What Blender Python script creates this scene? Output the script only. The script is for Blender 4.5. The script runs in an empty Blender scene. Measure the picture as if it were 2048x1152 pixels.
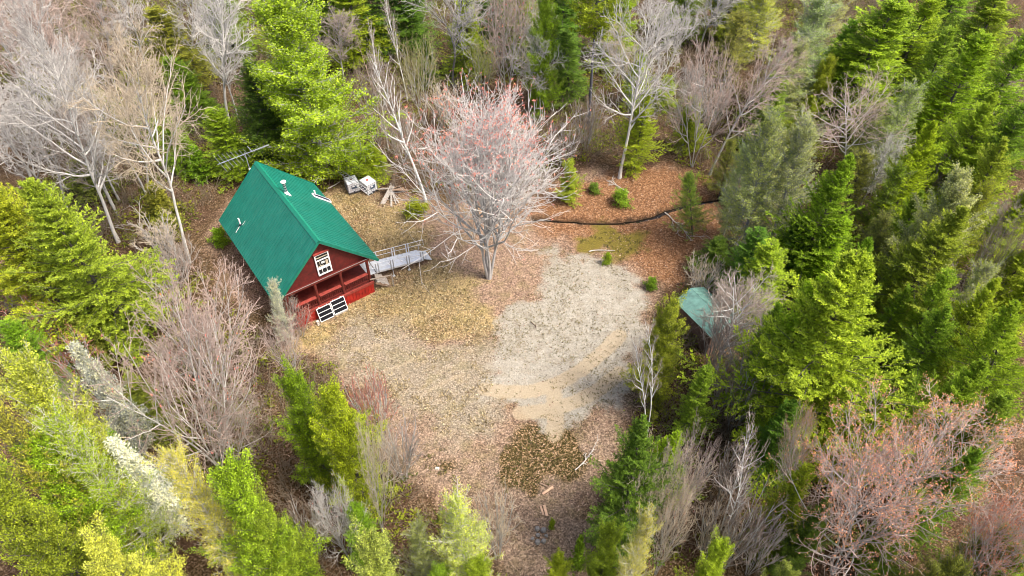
import bpy, math, random
import numpy as np
from mathutils import Vector, Matrix
R = math.radians
sc = bpy.context.scene
COL = sc.collection

# ------------------------------------------------------------------ camera, sky, sun, exposure
CAM_H, PITCH, FPX = 40.0, R(45.7), 1450.0
cam_d = bpy.data.cameras.new('camera')
cam = bpy.data.objects.new('camera', cam_d)
COL.objects.link(cam)
cam.location = (0, 0, CAM_H)
cam.rotation_euler = (R(90) - PITCH, 0, 0)
cam_d.sensor_width = 36.0
cam_d.lens = 36.0 * FPX / 2048
cam_d.clip_start, cam_d.clip_end = 0.5, 3000
sc.camera = cam

SUN_EL, SUN_AZ = R(57), R(112)            # azimuth clockwise from +y: soft sun to the right, a little behind the camera
w = bpy.data.worlds.new('World')
sc.world = w
w.use_nodes = True
nt = w.node_tree
sky = nt.nodes.new('ShaderNodeTexSky')
sky.sky_type = 'NISHITA'
sky.sun_disc = False
sky.sun_elevation = SUN_EL
sky.sun_rotation = SUN_AZ
sky.air_density = 1.0
sky.dust_density = 6.0
sky.ozone_density = 0.6
nt.links.new(sky.outputs[0], nt.nodes['Background'].inputs[0])
nt.nodes['Background'].inputs[1].default_value = 0.135
sun_d = bpy.data.lights.new('sun', 'SUN')
sun_d.energy = 2.3
sun_d.angle = R(15)
sun_d.color = (1.0, 0.95, 0.86)
sun = bpy.data.objects.new('sun', sun_d)
COL.objects.link(sun)
sdir = Vector((math.sin(SUN_AZ) * math.cos(SUN_EL), math.cos(SUN_AZ) * math.cos(SUN_EL), math.sin(SUN_EL)))
sun.rotation_euler = sdir.to_track_quat('Z', 'Y').to_euler()
sc.view_settings.view_transform = 'Standard'
sc.view_settings.look = 'None'
sc.view_settings.exposure = 1.15
sc.view_settings.gamma = 1.0
sc.cycles.filter_width = 1.0
sc.cycles.max_bounces = 6
sc.cycles.diffuse_bounces = 3
sc.cycles.transmission_bounces = 4
sc.cycles.transparent_max_bounces = 4

# ------------------------------------------------------------------ survey helpers: photo measurement -> metres
SN, CS = math.sin(PITCH), math.cos(PITCH)
def at(u, v, z=0.0):
    x, y = (u - 1024) / FPX, (576 - v) / FPX
    d = np.array([x, y * SN + CS, y * CS - SN])
    t = (z - CAM_H) / d[2]
    return np.array([0, 0, CAM_H]) + t * d
def depth(p):
    return p[1] * CS - (p[2] - CAM_H) * SN
def height_for(p, v):                       # height at which the vertical over p reaches measured row v
    m = (576 - v) / FPX
    return CAM_H + p[1] * (m * CS - SN) / (CS + m * SN)

# ------------------------------------------------------------------ tagging
def tag(o, label=None, cat=None, group=None, kind=None):
    if label: o['label'] = label
    if cat: o['category'] = cat
    if group: o['group'] = group
    if kind: o['kind'] = kind
    return o
def empty(name, loc=(0, 0, 0), rz=0.0):
    o = bpy.data.objects.new(name, None)
    COL.objects.link(o)
    o.location = loc
    o.rotation_euler = (0, 0, rz)
    o.empty_display_size = 0.3
    return o

# ------------------------------------------------------------------ materials
class NT:
    def __init__(s, name):
        s.m = bpy.data.materials.new(name)
        s.m.use_nodes = True
        s.t = s.m.node_tree
        s.b = s.t.nodes['Principled BSDF']
        s.out = s.t.nodes['Material Output']
    def n(s, typ, **kw):
        nd = s.t.nodes.new(typ)
        for k, v in kw.items():
            if k.startswith('i_'):
                nd.inputs[k[2:].replace('_', ' ')].default_value = v
            else:
                setattr(nd, k, v)
        return nd
    def l(s, a, b): s.t.links.new(a, b)
    def noise(s, scale, detail=4, rough=.6, vec=None):
        nd = s.n('ShaderNodeTexNoise')
        nd.inputs['Scale'].default_value = scale
        nd.inputs['Detail'].default_value = detail
        nd.inputs['Roughness'].default_value = rough
        if vec is not None: s.l(vec, nd.inputs['Vector'])
        return nd.outputs['Fac']
    def ramp(s, fac, stops):
        nd = s.n('ShaderNodeValToRGB')
        e = nd.color_ramp.elements
        while len(e) < len(stops): e.new(0.5)
        for i, (p, c) in enumerate(stops):
            e[i].position = p
            e[i].color = (c, c, c, 1) if not hasattr(c, '__len__') else (*c, 1)
        s.l(fac, nd.inputs[0])
        return nd.outputs[0]
    def mix(s, fac, a, b, blend='MIX'):
        nd = s.n('ShaderNodeMix', data_type='RGBA', blend_type=blend)
        for v, k in ((fac, 0), (a, 6), (b, 7)):
            if hasattr(v, 'is_linked'): s.l(v, nd.inputs[k])
            elif k == 0: nd.inputs[0].default_value = v
            else: nd.inputs[k].default_value = (*v, 1)
        return nd.outputs[2]
    def math(s, op, a, b=None, clamp=False):
        nd = s.n('ShaderNodeMath', operation=op, use_clamp=clamp)
        for v, k in ((a, 0), (b, 1)):
            if v is None: continue
            if hasattr(v, 'is_linked'): s.l(v, nd.inputs[k])
            else: nd.inputs[k].default_value = v
        return nd.outputs[0]
    def coord(s, which='Object'):
        return s.n('ShaderNodeTexCoord').outputs[which]
    def bump(s, h, strength=.4, dist=.02):
        nd = s.n('ShaderNodeBump')
        nd.inputs['Strength'].default_value = strength
        nd.inputs['Distance'].default_value = dist
        s.l(h, nd.inputs['Height'])
        s.l(nd.outputs[0], s.b.inputs['Normal'])

def simple(name, col, rough=.7, metal=0.0, var=.25, scale=6.0, spec=None):
    s = NT(name)
    n = s.noise(scale, 5, .65, s.coord())
    lo = tuple(c * (1 - var) for c in col)
    hi = tuple(min(1, c * (1 + var)) for c in col)
    s.l(s.ramp(n, [(.3, lo), (.7, hi)]), s.b.inputs['Base Color'])
    s.b.inputs['Roughness'].default_value = rough
    s.b.inputs['Metallic'].default_value = metal
    if spec is not None: s.b.inputs['Specular IOR Level'].default_value = spec
    return s.m

def leaf_material(name, translucent=.42):
    s = NT(name)
    oi = s.n('ShaderNodeObjectInfo')
    at_ = s.n('ShaderNodeAttribute', attribute_name='tint')
    k = s.ramp(at_.outputs['Fac'], [(0, (.42, .52, .5)), (.5, (.95, .98, .9)), (1, (1.0, 1.0, .55))])
    c = s.mix(1.0, oi.outputs['Color'], k, 'MULTIPLY')
    gain = s.math('MULTIPLY_ADD', at_.outputs['Fac'], .75)
    gain.node.inputs[2].default_value = .62
    c2 = s.n('ShaderNodeVectorMath', operation='SCALE')
    s.l(c, c2.inputs[0]); s.l(gain, c2.inputs['Scale'])
    s.l(c2.outputs[0], s.b.inputs['Base Color'])
    s.b.inputs['Roughness'].default_value = .6
    s.b.inputs['Specular IOR Level'].default_value = .25
    tr = s.n('ShaderNodeBsdfTranslucent')
    s.l(c2.outputs[0], tr.inputs['Color'])
    mx = s.n('ShaderNodeMixShader')
    mx.inputs[0].default_value = translucent
    s.l(s.b.outputs[0], mx.inputs[1]); s.l(tr.outputs[0], mx.inputs[2]); s.l(mx.outputs[0], s.out.inputs[0])
    return s.m

def bark_material(name, birch=False):
    s = NT(name)
    oi = s.n('ShaderNodeObjectInfo')
    co = s.coord()
    mp = s.n('ShaderNodeMapping'); s.l(co, mp.inputs[0])
    mp.inputs['Scale'].default_value = (6, 6, 9 if birch else 1.2)
    n = s.noise(1.5, 6, .7, mp.outputs[0])
    if birch: k = s.ramp(n, [(.33, .12), (.42, .85), (.7, 1.1)])
    else: k = s.ramp(n, [(.3, .55), (.5, .95), (.72, 1.25)])
    c = s.mix(1.0, oi.outputs['Color'], k, 'MULTIPLY')
    s.l(c, s.b.inputs['Base Color'])
    s.b.inputs['Roughness'].default_value = .85
    s.b.inputs['Specular IOR Level'].default_value = .2
    return s.m

MAT = {}
MAT['leaf'] = leaf_material('foliage')
MAT['bud'] = leaf_material('buds', .2)
MAT['bark'] = bark_material('bark')
MAT['birch_bark'] = bark_material('birch bark', True)

# ------------------------------------------------------------------ fast mesh building
def raw_mesh(name, verts, quads, mat, tint=None, smooth=False):
    me = bpy.data.meshes.new(name)
    nv, nq = len(verts), len(quads)
    me.vertices.add(nv)
    me.vertices.foreach_set('co', np.asarray(verts, np.float32).ravel())
    me.loops.add(nq * 4)
    me.loops.foreach_set('vertex_index', np.asarray(quads, np.int32).ravel())
    me.polygons.add(nq)
    me.polygons.foreach_set('loop_start', np.arange(nq, dtype=np.int32) * 4)
    me.update(calc_edges=True)
    if smooth: me.polygons.foreach_set('use_smooth', np.ones(nq, bool))
    if tint is not None:
        a = me.attributes.new('tint', 'FLOAT', 'FACE')
        a.data.foreach_set('value', np.asarray(tint, np.float32))
    me.materials.append(mat)
    return me
def mesh_obj(name, me, parent=None, color=None):
    o = bpy.data.objects.new(name, me)
    COL.objects.link(o)
    if parent: o.parent = parent
    if color is not None: o.color = (*color, 1)
    return o
def unit(v): return v / np.maximum(np.linalg.norm(v, axis=-1, keepdims=True), 1e-9)
def frames(T):
    ref = np.where(np.abs(T[..., 2:3]) < .9, np.array([0, 0, 1.]), np.array([1., 0, 0]))
    U = unit(np.cross(T, ref))
    return U, np.cross(T, U)
def tubes(P, Rr, S):
    """P (N,K,3) polylines, Rr (N,K) radii -> verts, quads"""
    N, K, _ = P.shape
    T = unit(np.gradient(P, axis=1))
    U, V = frames(T)
    a = np.arange(S) * 2 * np.pi / S
    vv = P[:, :, None] + Rr[:, :, None, None] * (np.cos(a)[:, None] * U[:, :, None] + np.sin(a)[:, None] * V[:, :, None])
    idx = np.arange(N * K * S).reshape(N, K, S)
    q = np.stack([idx[:, :-1, :], np.roll(idx, -1, 2)[:, :-1, :], np.roll(idx, -1, 2)[:, 1:, :], idx[:, 1:, :]], -1)
    return vv.reshape(-1, 3), q.reshape(-1, 4)
def join(parts):
    vs, qs, off = [], [], 0
    for v, q in parts:
        vs.append(v); qs.append(q + off); off += len(v)
    return np.concatenate(vs), np.concatenate(qs)
def grow(rng, start, d, length, K, up=0.0, wander=.1):
    P = [start]; d = unit(d)
    st = (length / (K - 1))[:, None]
    for k in range(K - 1):
        P.append(P[-1] + d * st)
        d = d + rng.normal(0, wander, d.shape)
        d[:, 2] += up / (K - 1)
        d = unit(d)
    return np.stack(P, 1)
def offshoots(rng, P, n, t0, t1, ang, sd, az0=None):
    N, K, _ = P.shape
    t = t0 + (t1 - t0) * (np.arange(n)[None, :] + rng.uniform(0, 1, (N, n))) / n
    f = np.clip(t, 0, .999) * (K - 1)
    i = f.astype(int); fr = (f - i)[..., None]
    ii = np.arange(N)[:, None]
    A, B = P[ii, i], P[ii, i + 1]
    pos = A + (B - A) * fr
    T = unit(B - A)
    U, V = frames(T)
    phi = np.arange(n)[None, :] * 2.39996 + rng.uniform(0, 6.28, (N, 1)) + rng.normal(0, .5, (N, n))
    a = rng.normal(ang, sd, (N, n))
    d = np.cos(a)[..., None] * T + np.sin(a)[..., None] * (np.cos(phi)[..., None] * U + np.sin(phi)[..., None] * V)
    return pos.reshape(-1, 3), d.reshape(-1, 3), t.ravel(), np.repeat(np.arange(N), n)
def taper(N, K, r0, r1):
    s = np.linspace(0, 1, K)[None, :]
    r0 = np.broadcast_to(np.asarray(r0, float).reshape(-1, 1), (N, 1))
    r1 = np.broadcast_to(np.asarray(r1, float).reshape(-1, 1), (N, 1))
    return r0 + (r1 - r0) * s
def leaves(rng, pos, d, ln, wd, jit=.5, flat=None):
    """diamond leaf clumps at pos pointing along d"""
    N = len(pos)
    d = unit(d + rng.normal(0, jit, (N, 3)))
    nrm = rng.normal(0, 1, (N, 3))
    if flat is not None: nrm = nrm * (1 - flat) + np.array([0, 0, 1.6]) * flat
    side = unit(np.cross(d, nrm))
    L = (ln * rng.uniform(.6, 1.35, N))[:, None]
    W = (wd * rng.uniform(.6, 1.35, N))[:, None]
    nn = np.cross(side, d)
    sag = nn * L * rng.uniform(-.12, .12, N)[:, None]
    v = np.stack([pos, pos + d * L * .45 + side * W * .5 + sag, pos + d * L, pos + d * L * .5 - side * W * .5 + sag], 1)
    return v.reshape(-1, 3), np.arange(N * 4).reshape(N, 4)

# ------------------------------------------------------------------ tree kinds (each returns (height, crown radius, [(part name, mesh)]))
RMIN = .015
def bare_kind(seed, H=14., Rc=4.5, stems=1, n1=22, n2=7, n3=6, n4=4, t0=.3, a1=50, up1=.5, spread=0, thick=.011, birch=False,
              buds=0, bud_sz=(.13, .07), wander=.05, profile=None, twig_r=RMIN, bud_lo=.35):
    rng = np.random.default_rng(seed)
    if stems == 1:
        st = np.zeros((1, 3)); d0 = np.array([[rng.normal(0, .04), rng.normal(0, .04), 1.]])
        P0 = grow(rng, st, d0, np.array([H * .93]), 14, .1, wander)
    else:
        ph = np.arange(stems) * 6.283 / stems + rng.uniform(-.4, .4, stems)
        st = np.stack([np.cos(ph) * .12 * spread * 3, np.sin(ph) * .12 * spread * 3, ph * 0], 1)
        d0 = np.stack([np.cos(ph) * spread * rng.uniform(.5, 1.2, stems), np.sin(ph) * spread * rng.uniform(.5, 1.2, stems), np.ones(stems)], 1)
        P0 = grow(rng, st, d0, H * rng.uniform(.78, .97, stems), 12, .25, wander)
    N0 = len(P0)
    r0 = H * thick * (1 if stems == 1 else .75)
    R0 = taper(N0, P0.shape[1], r0, .025)
    R0[:, 0] *= 1.35
    s, d, t, pi = offshoots(rng, P0, n1, t0, .98, R(a1), .22)
    prof = profile or (lambda x: (1.05 - .75 * x) * (.55 + .9 * np.minimum(x * 2.2, .5)))
    L1 = Rc * 1.25 * prof((t - t0) / (1 - t0)) * rng.uniform(.7, 1.2, len(t))
    P1 = grow(rng, s, d, L1, 7, up1, .10)
    r1 = np.clip(R0[pi, 0] * (1 - t) * .55 + .02, .02, .12)
    R1 = taper(len(P1), 7, r1, .016)
    s, d, t2, p1 = offshoots(rng, P1, n2, .2, .98, R(42), .25)
    L2 = L1[p1] * (.62 - .34 * t2) * rng.uniform(.7, 1.25, len(t2))
    P2 = grow(rng, s, d, L2, 5, up1 * .7, .12)
    R2 = taper(len(P2), 5, np.minimum(r1[p1] * .55, .036), twig_r)
    s, d, t3, p2 = offshoots(rng, P2, n3, .15, 1, R(40), .3)
    L3 = np.maximum(L2[p2] * (.6 - .3 * t3), .22) * rng.uniform(.7, 1.3, len(t3))
    P3 = grow(rng, s, d, L3, 4, up1 * .5, .13)
    R3 = taper(len(P3), 4, np.minimum(R2[p2, 0] * .7, .019), twig_r * .65)
    parts = [tubes(P2, R2, 4), tubes(P3, R3, 3)]
    tips = [(P3[:, -1], P3[:, -1] - P3[:, -2])]
    if n4:
        s, d, t4, p3 = offshoots(rng, P3, n4, .2, 1, R(38), .3)
        L4 = np.maximum(L3[p3] * .55, .16) * rng.uniform(.6, 1.3, len(t4))
        P4 = grow(rng, s, d, L4, 3, up1 * .4, .1)
        parts.append(tubes(P4, taper(len(P4), 3, twig_r * .75, twig_r * .45), 3))
        tips.append((P4[:, -1], P4[:, -1] - P4[:, -2]))
    m = MAT['birch_bark'] if birch else MAT['bark']
    out = [('trunk', raw_mesh('trunk', *join([tubes(P0, R0, 9), tubes(P1, R1, 5)]), m, smooth=True)),
           ('crown', raw_mesh('crown', *join(parts), MAT['bark']))]
    if buds:
        tp = np.concatenate([a for a, b in tips]); td = np.concatenate([b for a, b in tips])
        keep = rng.uniform(0, 1, len(tp)) < buds
        hi = np.clip((tp[:, 2] / H - bud_lo) * 2.4, .035, 1) * np.clip(np.linalg.norm(tp[:, :2], axis=1) / Rc + .45, .2, 1)
        keep &= rng.uniform(0, 1, len(tp)) < hi
        tp, td = np.repeat(tp[keep], 3, 0), np.repeat(td[keep], 3, 0)
        tp = tp + rng.normal(0, .05, tp.shape)
        v, q = leaves(rng, tp, unit(td), bud_sz[0], bud_sz[1], .9)
        out.append(('blossom', raw_mesh('blossom', v, q, MAT['bud'], rng.uniform(.1, 1, len(q)))))
    return H, Rc, out

def evergreen_kind(seed, H=14., Rc=2.8, nb=150, z0=.06, prof=None, e0=-12, e1=55, up=.15, subn=12, subang=48, sublen=.42, tn=9,
                   tl=.26, tw=.1, t_in=.22, flat=.45, jit=.45, irregular=.2, clump=0, bare=0, wood=.012, lo_tint=0.0, pts=1.0):
    rng = np.random.default_rng(seed)
    prof = prof or (lambda x: np.clip(1.03 - x, .04, 1) ** .8)
    P0 = grow(rng, np.zeros((1, 3)), np.array([[0, 0, 1.]]), np.array([H * .985]), 14, .1, .012)
    R0 = taper(1, 14, H * wood, .02)
    zt = np.sort(rng.uniform(0, 1, nb) ** .9)
    t = z0 + (1 - z0) * .985 * zt
    f = t * 13 * .999; i = f.astype(int)
    s = P0[0, i] + (P0[0, np.minimum(i + 1, 13)] - P0[0, i]) * (f - i)[:, None]
    az = np.arange(nb) * 2.39996 + rng.normal(0, .35, nb)
    lump = 1 + irregular * (np.sin(az * 2 + t * 9 + seed) + np.sin(az * 3 - t * 17 + seed * 2)) * .6
    L = np.maximum(Rc * prof(zt) * rng.uniform(1 - irregular, 1 + irregular * .8, nb) * lump, .18)
    el = R(e0) + (R(e1) - R(e0)) * zt + rng.normal(0, .12, nb)
    d = np.stack([np.cos(az) * np.cos(el), np.sin(az) * np.cos(el), np.sin(el)], 1)
    P1 = grow(rng, s, d, L, 6, up, .06)
    R1 = taper(nb, 6, np.clip(L * .011, .012, .045), .01)
    # flat side shoots, alternating left and right of each branch
    tt = np.linspace(t_in, .97, subn)[None, :] + rng.normal(0, .02, (nb, subn))
    f = np.clip(tt, 0, .99) * 5; i = f.astype(int); ii = np.arange(nb)[:, None]
    A, B = P1[ii, i], P1[ii, i + 1]
    sp = A + (B - A) * (f - i)[..., None]
    T = unit(B - A)
    side = unit(np.cross(T, np.array([0, 0, 1.])))
    sg = np.where(np.arange(subn) % 2, 1, -1)[None, :, None]
    a = rng.normal(R(subang), .18, (nb, subn))[..., None]
    sd = np.cos(a) * T + np.sin(a) * sg * side + rng.normal(0, .14 if flat > .3 else .35, T.shape)
    sl = (L[:, None] * sublen * (1.08 - tt) + .16) * rng.uniform(.7, 1.2, (nb, subn))
    sp, sd, sl = sp.reshape(-1, 3), sd.reshape(-1, 3), sl.ravel()
    # branch tips count as shoots too
    sp = np.concatenate([sp, P1[:, -2]]); sd = np.concatenate([sd, P1[:, -1] - P1[:, -2]]); sl = np.concatenate([sl, L * .22 + .15])
    P2 = grow(rng, sp, sd, sl, 3, up * .5, .08)
    wood_parts = [tubes(P0, R0, 8), tubes(P1, R1, 4)]
    if bare: wood_parts.append(tubes(P2, taper(len(P2), 3, .016, .010), 3))
    nS = len(P2)
    keep = rng.uniform(0, 1, nS) >= bare * .55
    Pk, slk = P2[keep], sl[keep]
    base_tint = np.clip(rng.normal(.5, .2, len(Pk)), 0, 1)
    cnt = np.clip((slk / np.mean(slk) * tn * pts), 3, tn * 2.2).astype(int)
    src = np.repeat(np.arange(len(Pk)), cnt)
    q = rng.uniform(0, 1, len(src)) ** .8
    f = q * 1.999; i = f.astype(int)
    A, B = Pk[src, i], Pk[src, i + 1]
    pos = A + (B - A) * (f - i)[:, None]
    dd = unit(B - A)
    if clump: pos = pos + rng.normal(0, clump, pos.shape)
    sgn = np.where(rng.uniform(0, 1, len(src)) < .5, -1, 1)[:, None]
    sdv = unit(np.cross(dd, np.array([0, 0, 1.])))
    ld = unit(dd + sgn * sdv * rng.uniform(.2, 1., (len(src), 1)))
    v, qd = leaves(rng, pos, ld, tl, tw, jit, flat)
    tint = np.clip(base_tint[src] + rng.normal(0, .16, len(src)) + lo_tint, 0, 1)
    return H, Rc, [('trunk', raw_mesh('trunk', *join(wood_parts), MAT['bark'], smooth=True)),
                   ('crown', raw_mesh('crown', v, qd, MAT['leaf'], tint))]

cone = lambda x: np.clip(1.04 - x, .05, 1) ** .85
ovoid = lambda x: np.clip(np.sin(np.clip(.22 + x * .8, 0, 1) * np.pi) ** .7, .1, 1) * (1.05 - .35 * x)
drop = lambda x: np.clip((.55 + 1.5 * x) * (x < .3) + (1.0 - (x - .3) / .74) * (x >= .3), .06, 1)
fircone = lambda x: np.clip(1.05 - x, .05, 1) ** .58
full = lambda x: np.clip(np.minimum(.62 + 2.2 * x, 1.06 - .62 * x), .28, 1) * np.where(x > .93, .7, 1)
high = lambda x: np.clip(np.sin(np.clip(.15 + x * .83, 0, 1) * np.pi), .1, 1)

KINDS = {}
def kind(key, variants):
    out = []
    for _, _, parts in variants:            # true height and spread of the finished tree
        co = []
        for nm, me in parts:
            a = np.empty(len(me.vertices) * 3, np.float32); me.vertices.foreach_get('co', a); co.append(a.reshape(-1, 3))
        a = np.concatenate(co)
        out.append((float(np.percentile(a[:, 2], 99.9)), float(np.percentile(np.hypot(a[:, 0], a[:, 1]), 97)), parts))
    KINDS[key] = out
kind('spruce', [evergreen_kind(11 + i, 15, 3.0, 200, .03, fircone, -12, 42, .30, 16, 48, .42, 19, .165, .052, .12, .55, .38, .34) for i in range(4)])
kind('hemlock', [evergreen_kind(31 + i, 17, 4.6, 230, .05, drop, -8, 48, .30, 20, 46, .38, 30, .155, .056, .16, .5, .5, .40) for i in range(3)])
kind('cedar', [evergreen_kind(51 + i, 14, 3.4, 210, .03, full, 4, 66, .35, 14, 40, .36, 26, .145, .075, .26, .2, .85, .46, clump=.11, bare=.15) for i in range(3)])
kind('palecedar', [evergreen_kind(71 + i, 14, 3.2, 170, .06, full, 0, 62, .3, 13, 44, .40, 20, .13, .055, .25, .2, .85, .45, clump=.09, bare=.5) for i in range(3)])
kind('pine', [evergreen_kind(91, 18, 3.4, 120, .55, high, 0, 50, .3, 14, 44, .38, 10, .28, .1, .2, .4, .5, .3)])
kind('sapling', [evergreen_kind(101 + i, 3.0, 1.0, 60, .03, cone, 0, 55, .2, 9, 48, .42, 7, .2, .07, .1, .5, .4, .3) for i in range(2)])
kind('bush', [evergreen_kind(111, 1.6, 1.0, 55, .02, ovoid, 10, 80, .2, 8, 45, .4, 8, .14, .08, .15, .2, .8, .4, clump=.06)])
kind('lichen', [evergreen_kind(121, 11, 1.5, 90, .10, drop, -10, 20, -.5, 10, 60, .5, 16, .22, .075, .1, .1, .9, .5, clump=.14, bare=.2)])
kind('bare', [bare_kind(201, 15, 5.0, 1, 24, 7, 6, 3, .30, 52, .5), bare_kind(202, 15, 4.6, 1, 26, 7, 6, 3, .32, 46, .65),
              bare_kind(203, 15, 5.4, 1, 20, 8, 6, 3, .36, 58, .35, wander=.08), bare_kind(204, 15, 4.4, 2, 15, 7, 6, 3, .32, 44, .6, .22),
              bare_kind(205, 15, 4.8, 1, 22, 7, 6, 3, .28, 55, .45, wander=.07)])
kind('vase', [bare_kind(221, 11, 5.2, 5, 11, 6, 4, 2, .15, 44, .55, .5, .009, buds=.03, bud_sz=(.14, .09)),
              bare_kind(222, 10, 4.6, 6, 8, 5, 4, 2, .2, 40, .6, .5, .0075), bare_kind(223, 11, 4.8, 4, 12, 5, 4, 2, .2, 46, .5, .4, .009, wander=.08)])
kind('redmaple', [bare_kind(231, 14, 7.4, 6, 17, 6, 5, 1, .24, 36, .85, .2, .012, buds=.7, bud_sz=(.12, .07), bud_lo=.68,
                            profile=lambda x: 1.02 - .62 * x)])
kind('spreading', [bare_kind(241, 12, 5.6, 1, 22, 7, 5, 2, .42, 66, .2, 0, .013, wander=.08, profile=lambda x: 1.0 - .35 * x)])
kind('birch', [bare_kind(251, 14, 3.0, 1, 20, 5, 4, 2, .35, 38, .5, 0, .0105, True, wander=.04, twig_r=.012),
               bare_kind(252, 14, 3.0, 2, 14, 5, 4, 2, .4, 42, .45, .13, .0125, True, wander=.07, twig_r=.012)])
kind('greybirch', [bare_kind(261, 9, 3.3, 2, 20, 7, 6, 3, .2, 52, .4, .12, .011, True, wander=.06, twig_r=.010)])
kind('orange', [bare_kind(271, 13, 5.4, 3, 15, 6, 5, 2, .2, 44, .7, .3, .010, buds=1.0, bud_sz=(.10, .055), bud_lo=.2, profile=lambda x: 1.05 - .6 * x),
                bare_kind(272, 13, 5.0, 2, 18, 6, 5, 2, .2, 44, .7, .25, .011, buds=1.0, bud_sz=(.10, .055), bud_lo=.2, profile=lambda x: 1.05 - .6 * x)])
kind('brush', [bare_kind(281, 4, 1.9, 9, 6, 4, 3, 0, .12, 32, .6, .5, .006), bare_kind(282, 4.5, 1.7, 12, 5, 4, 3, 0, .12, 28, .7, .35, .005)])
kind('pole', [bare_kind(291, 11, 1.2, 1, 14, 3, 2, 0, .25, 70, .1, 0, .010, wander=.02)])

BARK_DARK = (.13, .115, .105); BARK_GREY = (.42, .405, .385); BARK_PALE = (.60, .575, .54); WHITE = (.78, .77, .75)
TW = dict(W=(.52, .49, .46), T=(.58, .48, .36), K=(.50, .385, .335), B=(.31, .235, .185), R=(.46, .19, .15), O=(.38, .35, .16), S=(.56, .45, .40), F=(.40, .33, .285), H=(.58, .55, .525))
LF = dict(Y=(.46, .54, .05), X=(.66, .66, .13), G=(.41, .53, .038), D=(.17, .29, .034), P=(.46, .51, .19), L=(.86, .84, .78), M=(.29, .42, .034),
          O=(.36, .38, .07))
NAMES = dict(spruce='spruce_tree', hemlock='hemlock_tree', cedar='cedar_tree', palecedar='cedar_tree', pine='pine_tree', sapling='fir_sapling', bush='shrub',
             lichen='dead_tree', bare='bare_tree', vase='bare_maple', redmaple='red_maple', spreading='bare_tree', birch='birch_tree', greybirch='birch_tree',
             orange='budding_maple', brush='shrub', pole='dead_tree')
GROUPS = dict(spruce='dark green spruces of the forest', hemlock='hemlocks of the forest', cedar='cedars around the clearing', palecedar='thin pale cedars of the forest',
              sapling='small firs of the forest floor', bush='low green shrubs', lichen='lichen covered dead trees', bare='bare grey hardwoods',
              vase='bare maples', birch='birches around the clearing', greybirch='birches around the clearing', orange='maples with orange buds', brush='leafless brush',
              pole='dead poles', spreading='bare grey hardwoods')
USED = {}
def plant(kd, base, h, r, lean, rz, color, label, bark=None, budcol=None, var=None):
    V = KINDS[kd]
    k = USED.get(kd, 0); USED[kd] = k + 1
    H0, R0, parts = V[(k if var is None else var) % len(V)]
    root = empty(NAMES[kd], base)
    # turn about the trunk first, then lean the whole tree sideways
    root.rotation_mode = 'QUATERNION'
    root.rotation_quaternion = (Matrix.Rotation(lean, 3, 'Y') @ Matrix.Rotation(rz, 3, 'Z')).to_quaternion()
    r *= dict(spruce=1.3, hemlock=1.15, cedar=1.1, palecedar=1.1).get(kd, 1.0)
    root.scale = (r / R0, r / R0, h / H0)
    cat = 'shrub' if NAMES[kd] == 'shrub' else 'tree'
    tag(root, label, cat, GROUPS.get(kd))
    ever = kd in ('spruce', 'hemlock', 'cedar', 'palecedar', 'pine', 'sapling', 'bush', 'lichen')
    jr = random.Random(hash((round(base[0] * 100), round(base[1] * 100))) & 0xffff)
    f = jr.uniform(.80, 1.18)
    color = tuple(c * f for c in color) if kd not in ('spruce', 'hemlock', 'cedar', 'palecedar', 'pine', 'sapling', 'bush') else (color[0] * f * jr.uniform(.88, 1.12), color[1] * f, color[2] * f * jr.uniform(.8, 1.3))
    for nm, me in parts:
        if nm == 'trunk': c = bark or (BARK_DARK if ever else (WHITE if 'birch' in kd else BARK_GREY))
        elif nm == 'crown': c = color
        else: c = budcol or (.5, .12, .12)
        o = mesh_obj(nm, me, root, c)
    return root
# ------------------------------------------------------------------ ground
rg = np.random.default_rng(5)
def wpoly(pts): return np.array([at(u, v)[:2] for u, v in pts])
def sdf(px, py, poly):
    """signed distance, positive inside"""
    d = np.full(px.shape, 1e9); ins = np.zeros(px.shape, bool)
    n = len(poly)
    for i in range(n):
        a, b = poly[i], poly[(i + 1) % n]
        e = b - a
        t = np.clip(((px - a[0]) * e[0] + (py - a[1]) * e[1]) / (e @ e), 0, 1)
        d = np.minimum(d, np.hypot(px - a[0] - t * e[0], py - a[1] - t * e[1]))
        c = ((a[1] > py) != (b[1] > py)) & (px < (b[0] - a[0]) * (py - a[1]) / (b[1] - a[1] + 1e-12) + a[0])
        ins ^= c
    return np.where(ins, d, -d)
def linedist(px, py, pl):
    d = np.full(px.shape, 1e9)
    for a, b in zip(pl[:-1], pl[1:]):
        e = b - a
        t = np.clip(((px - a[0]) * e[0] + (py - a[1]) * e[1]) / (e @ e), 0, 1)
        d = np.minimum(d, np.hypot(px - a[0] - t * e[0], py - a[1] - t * e[1]))
    return d
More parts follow.
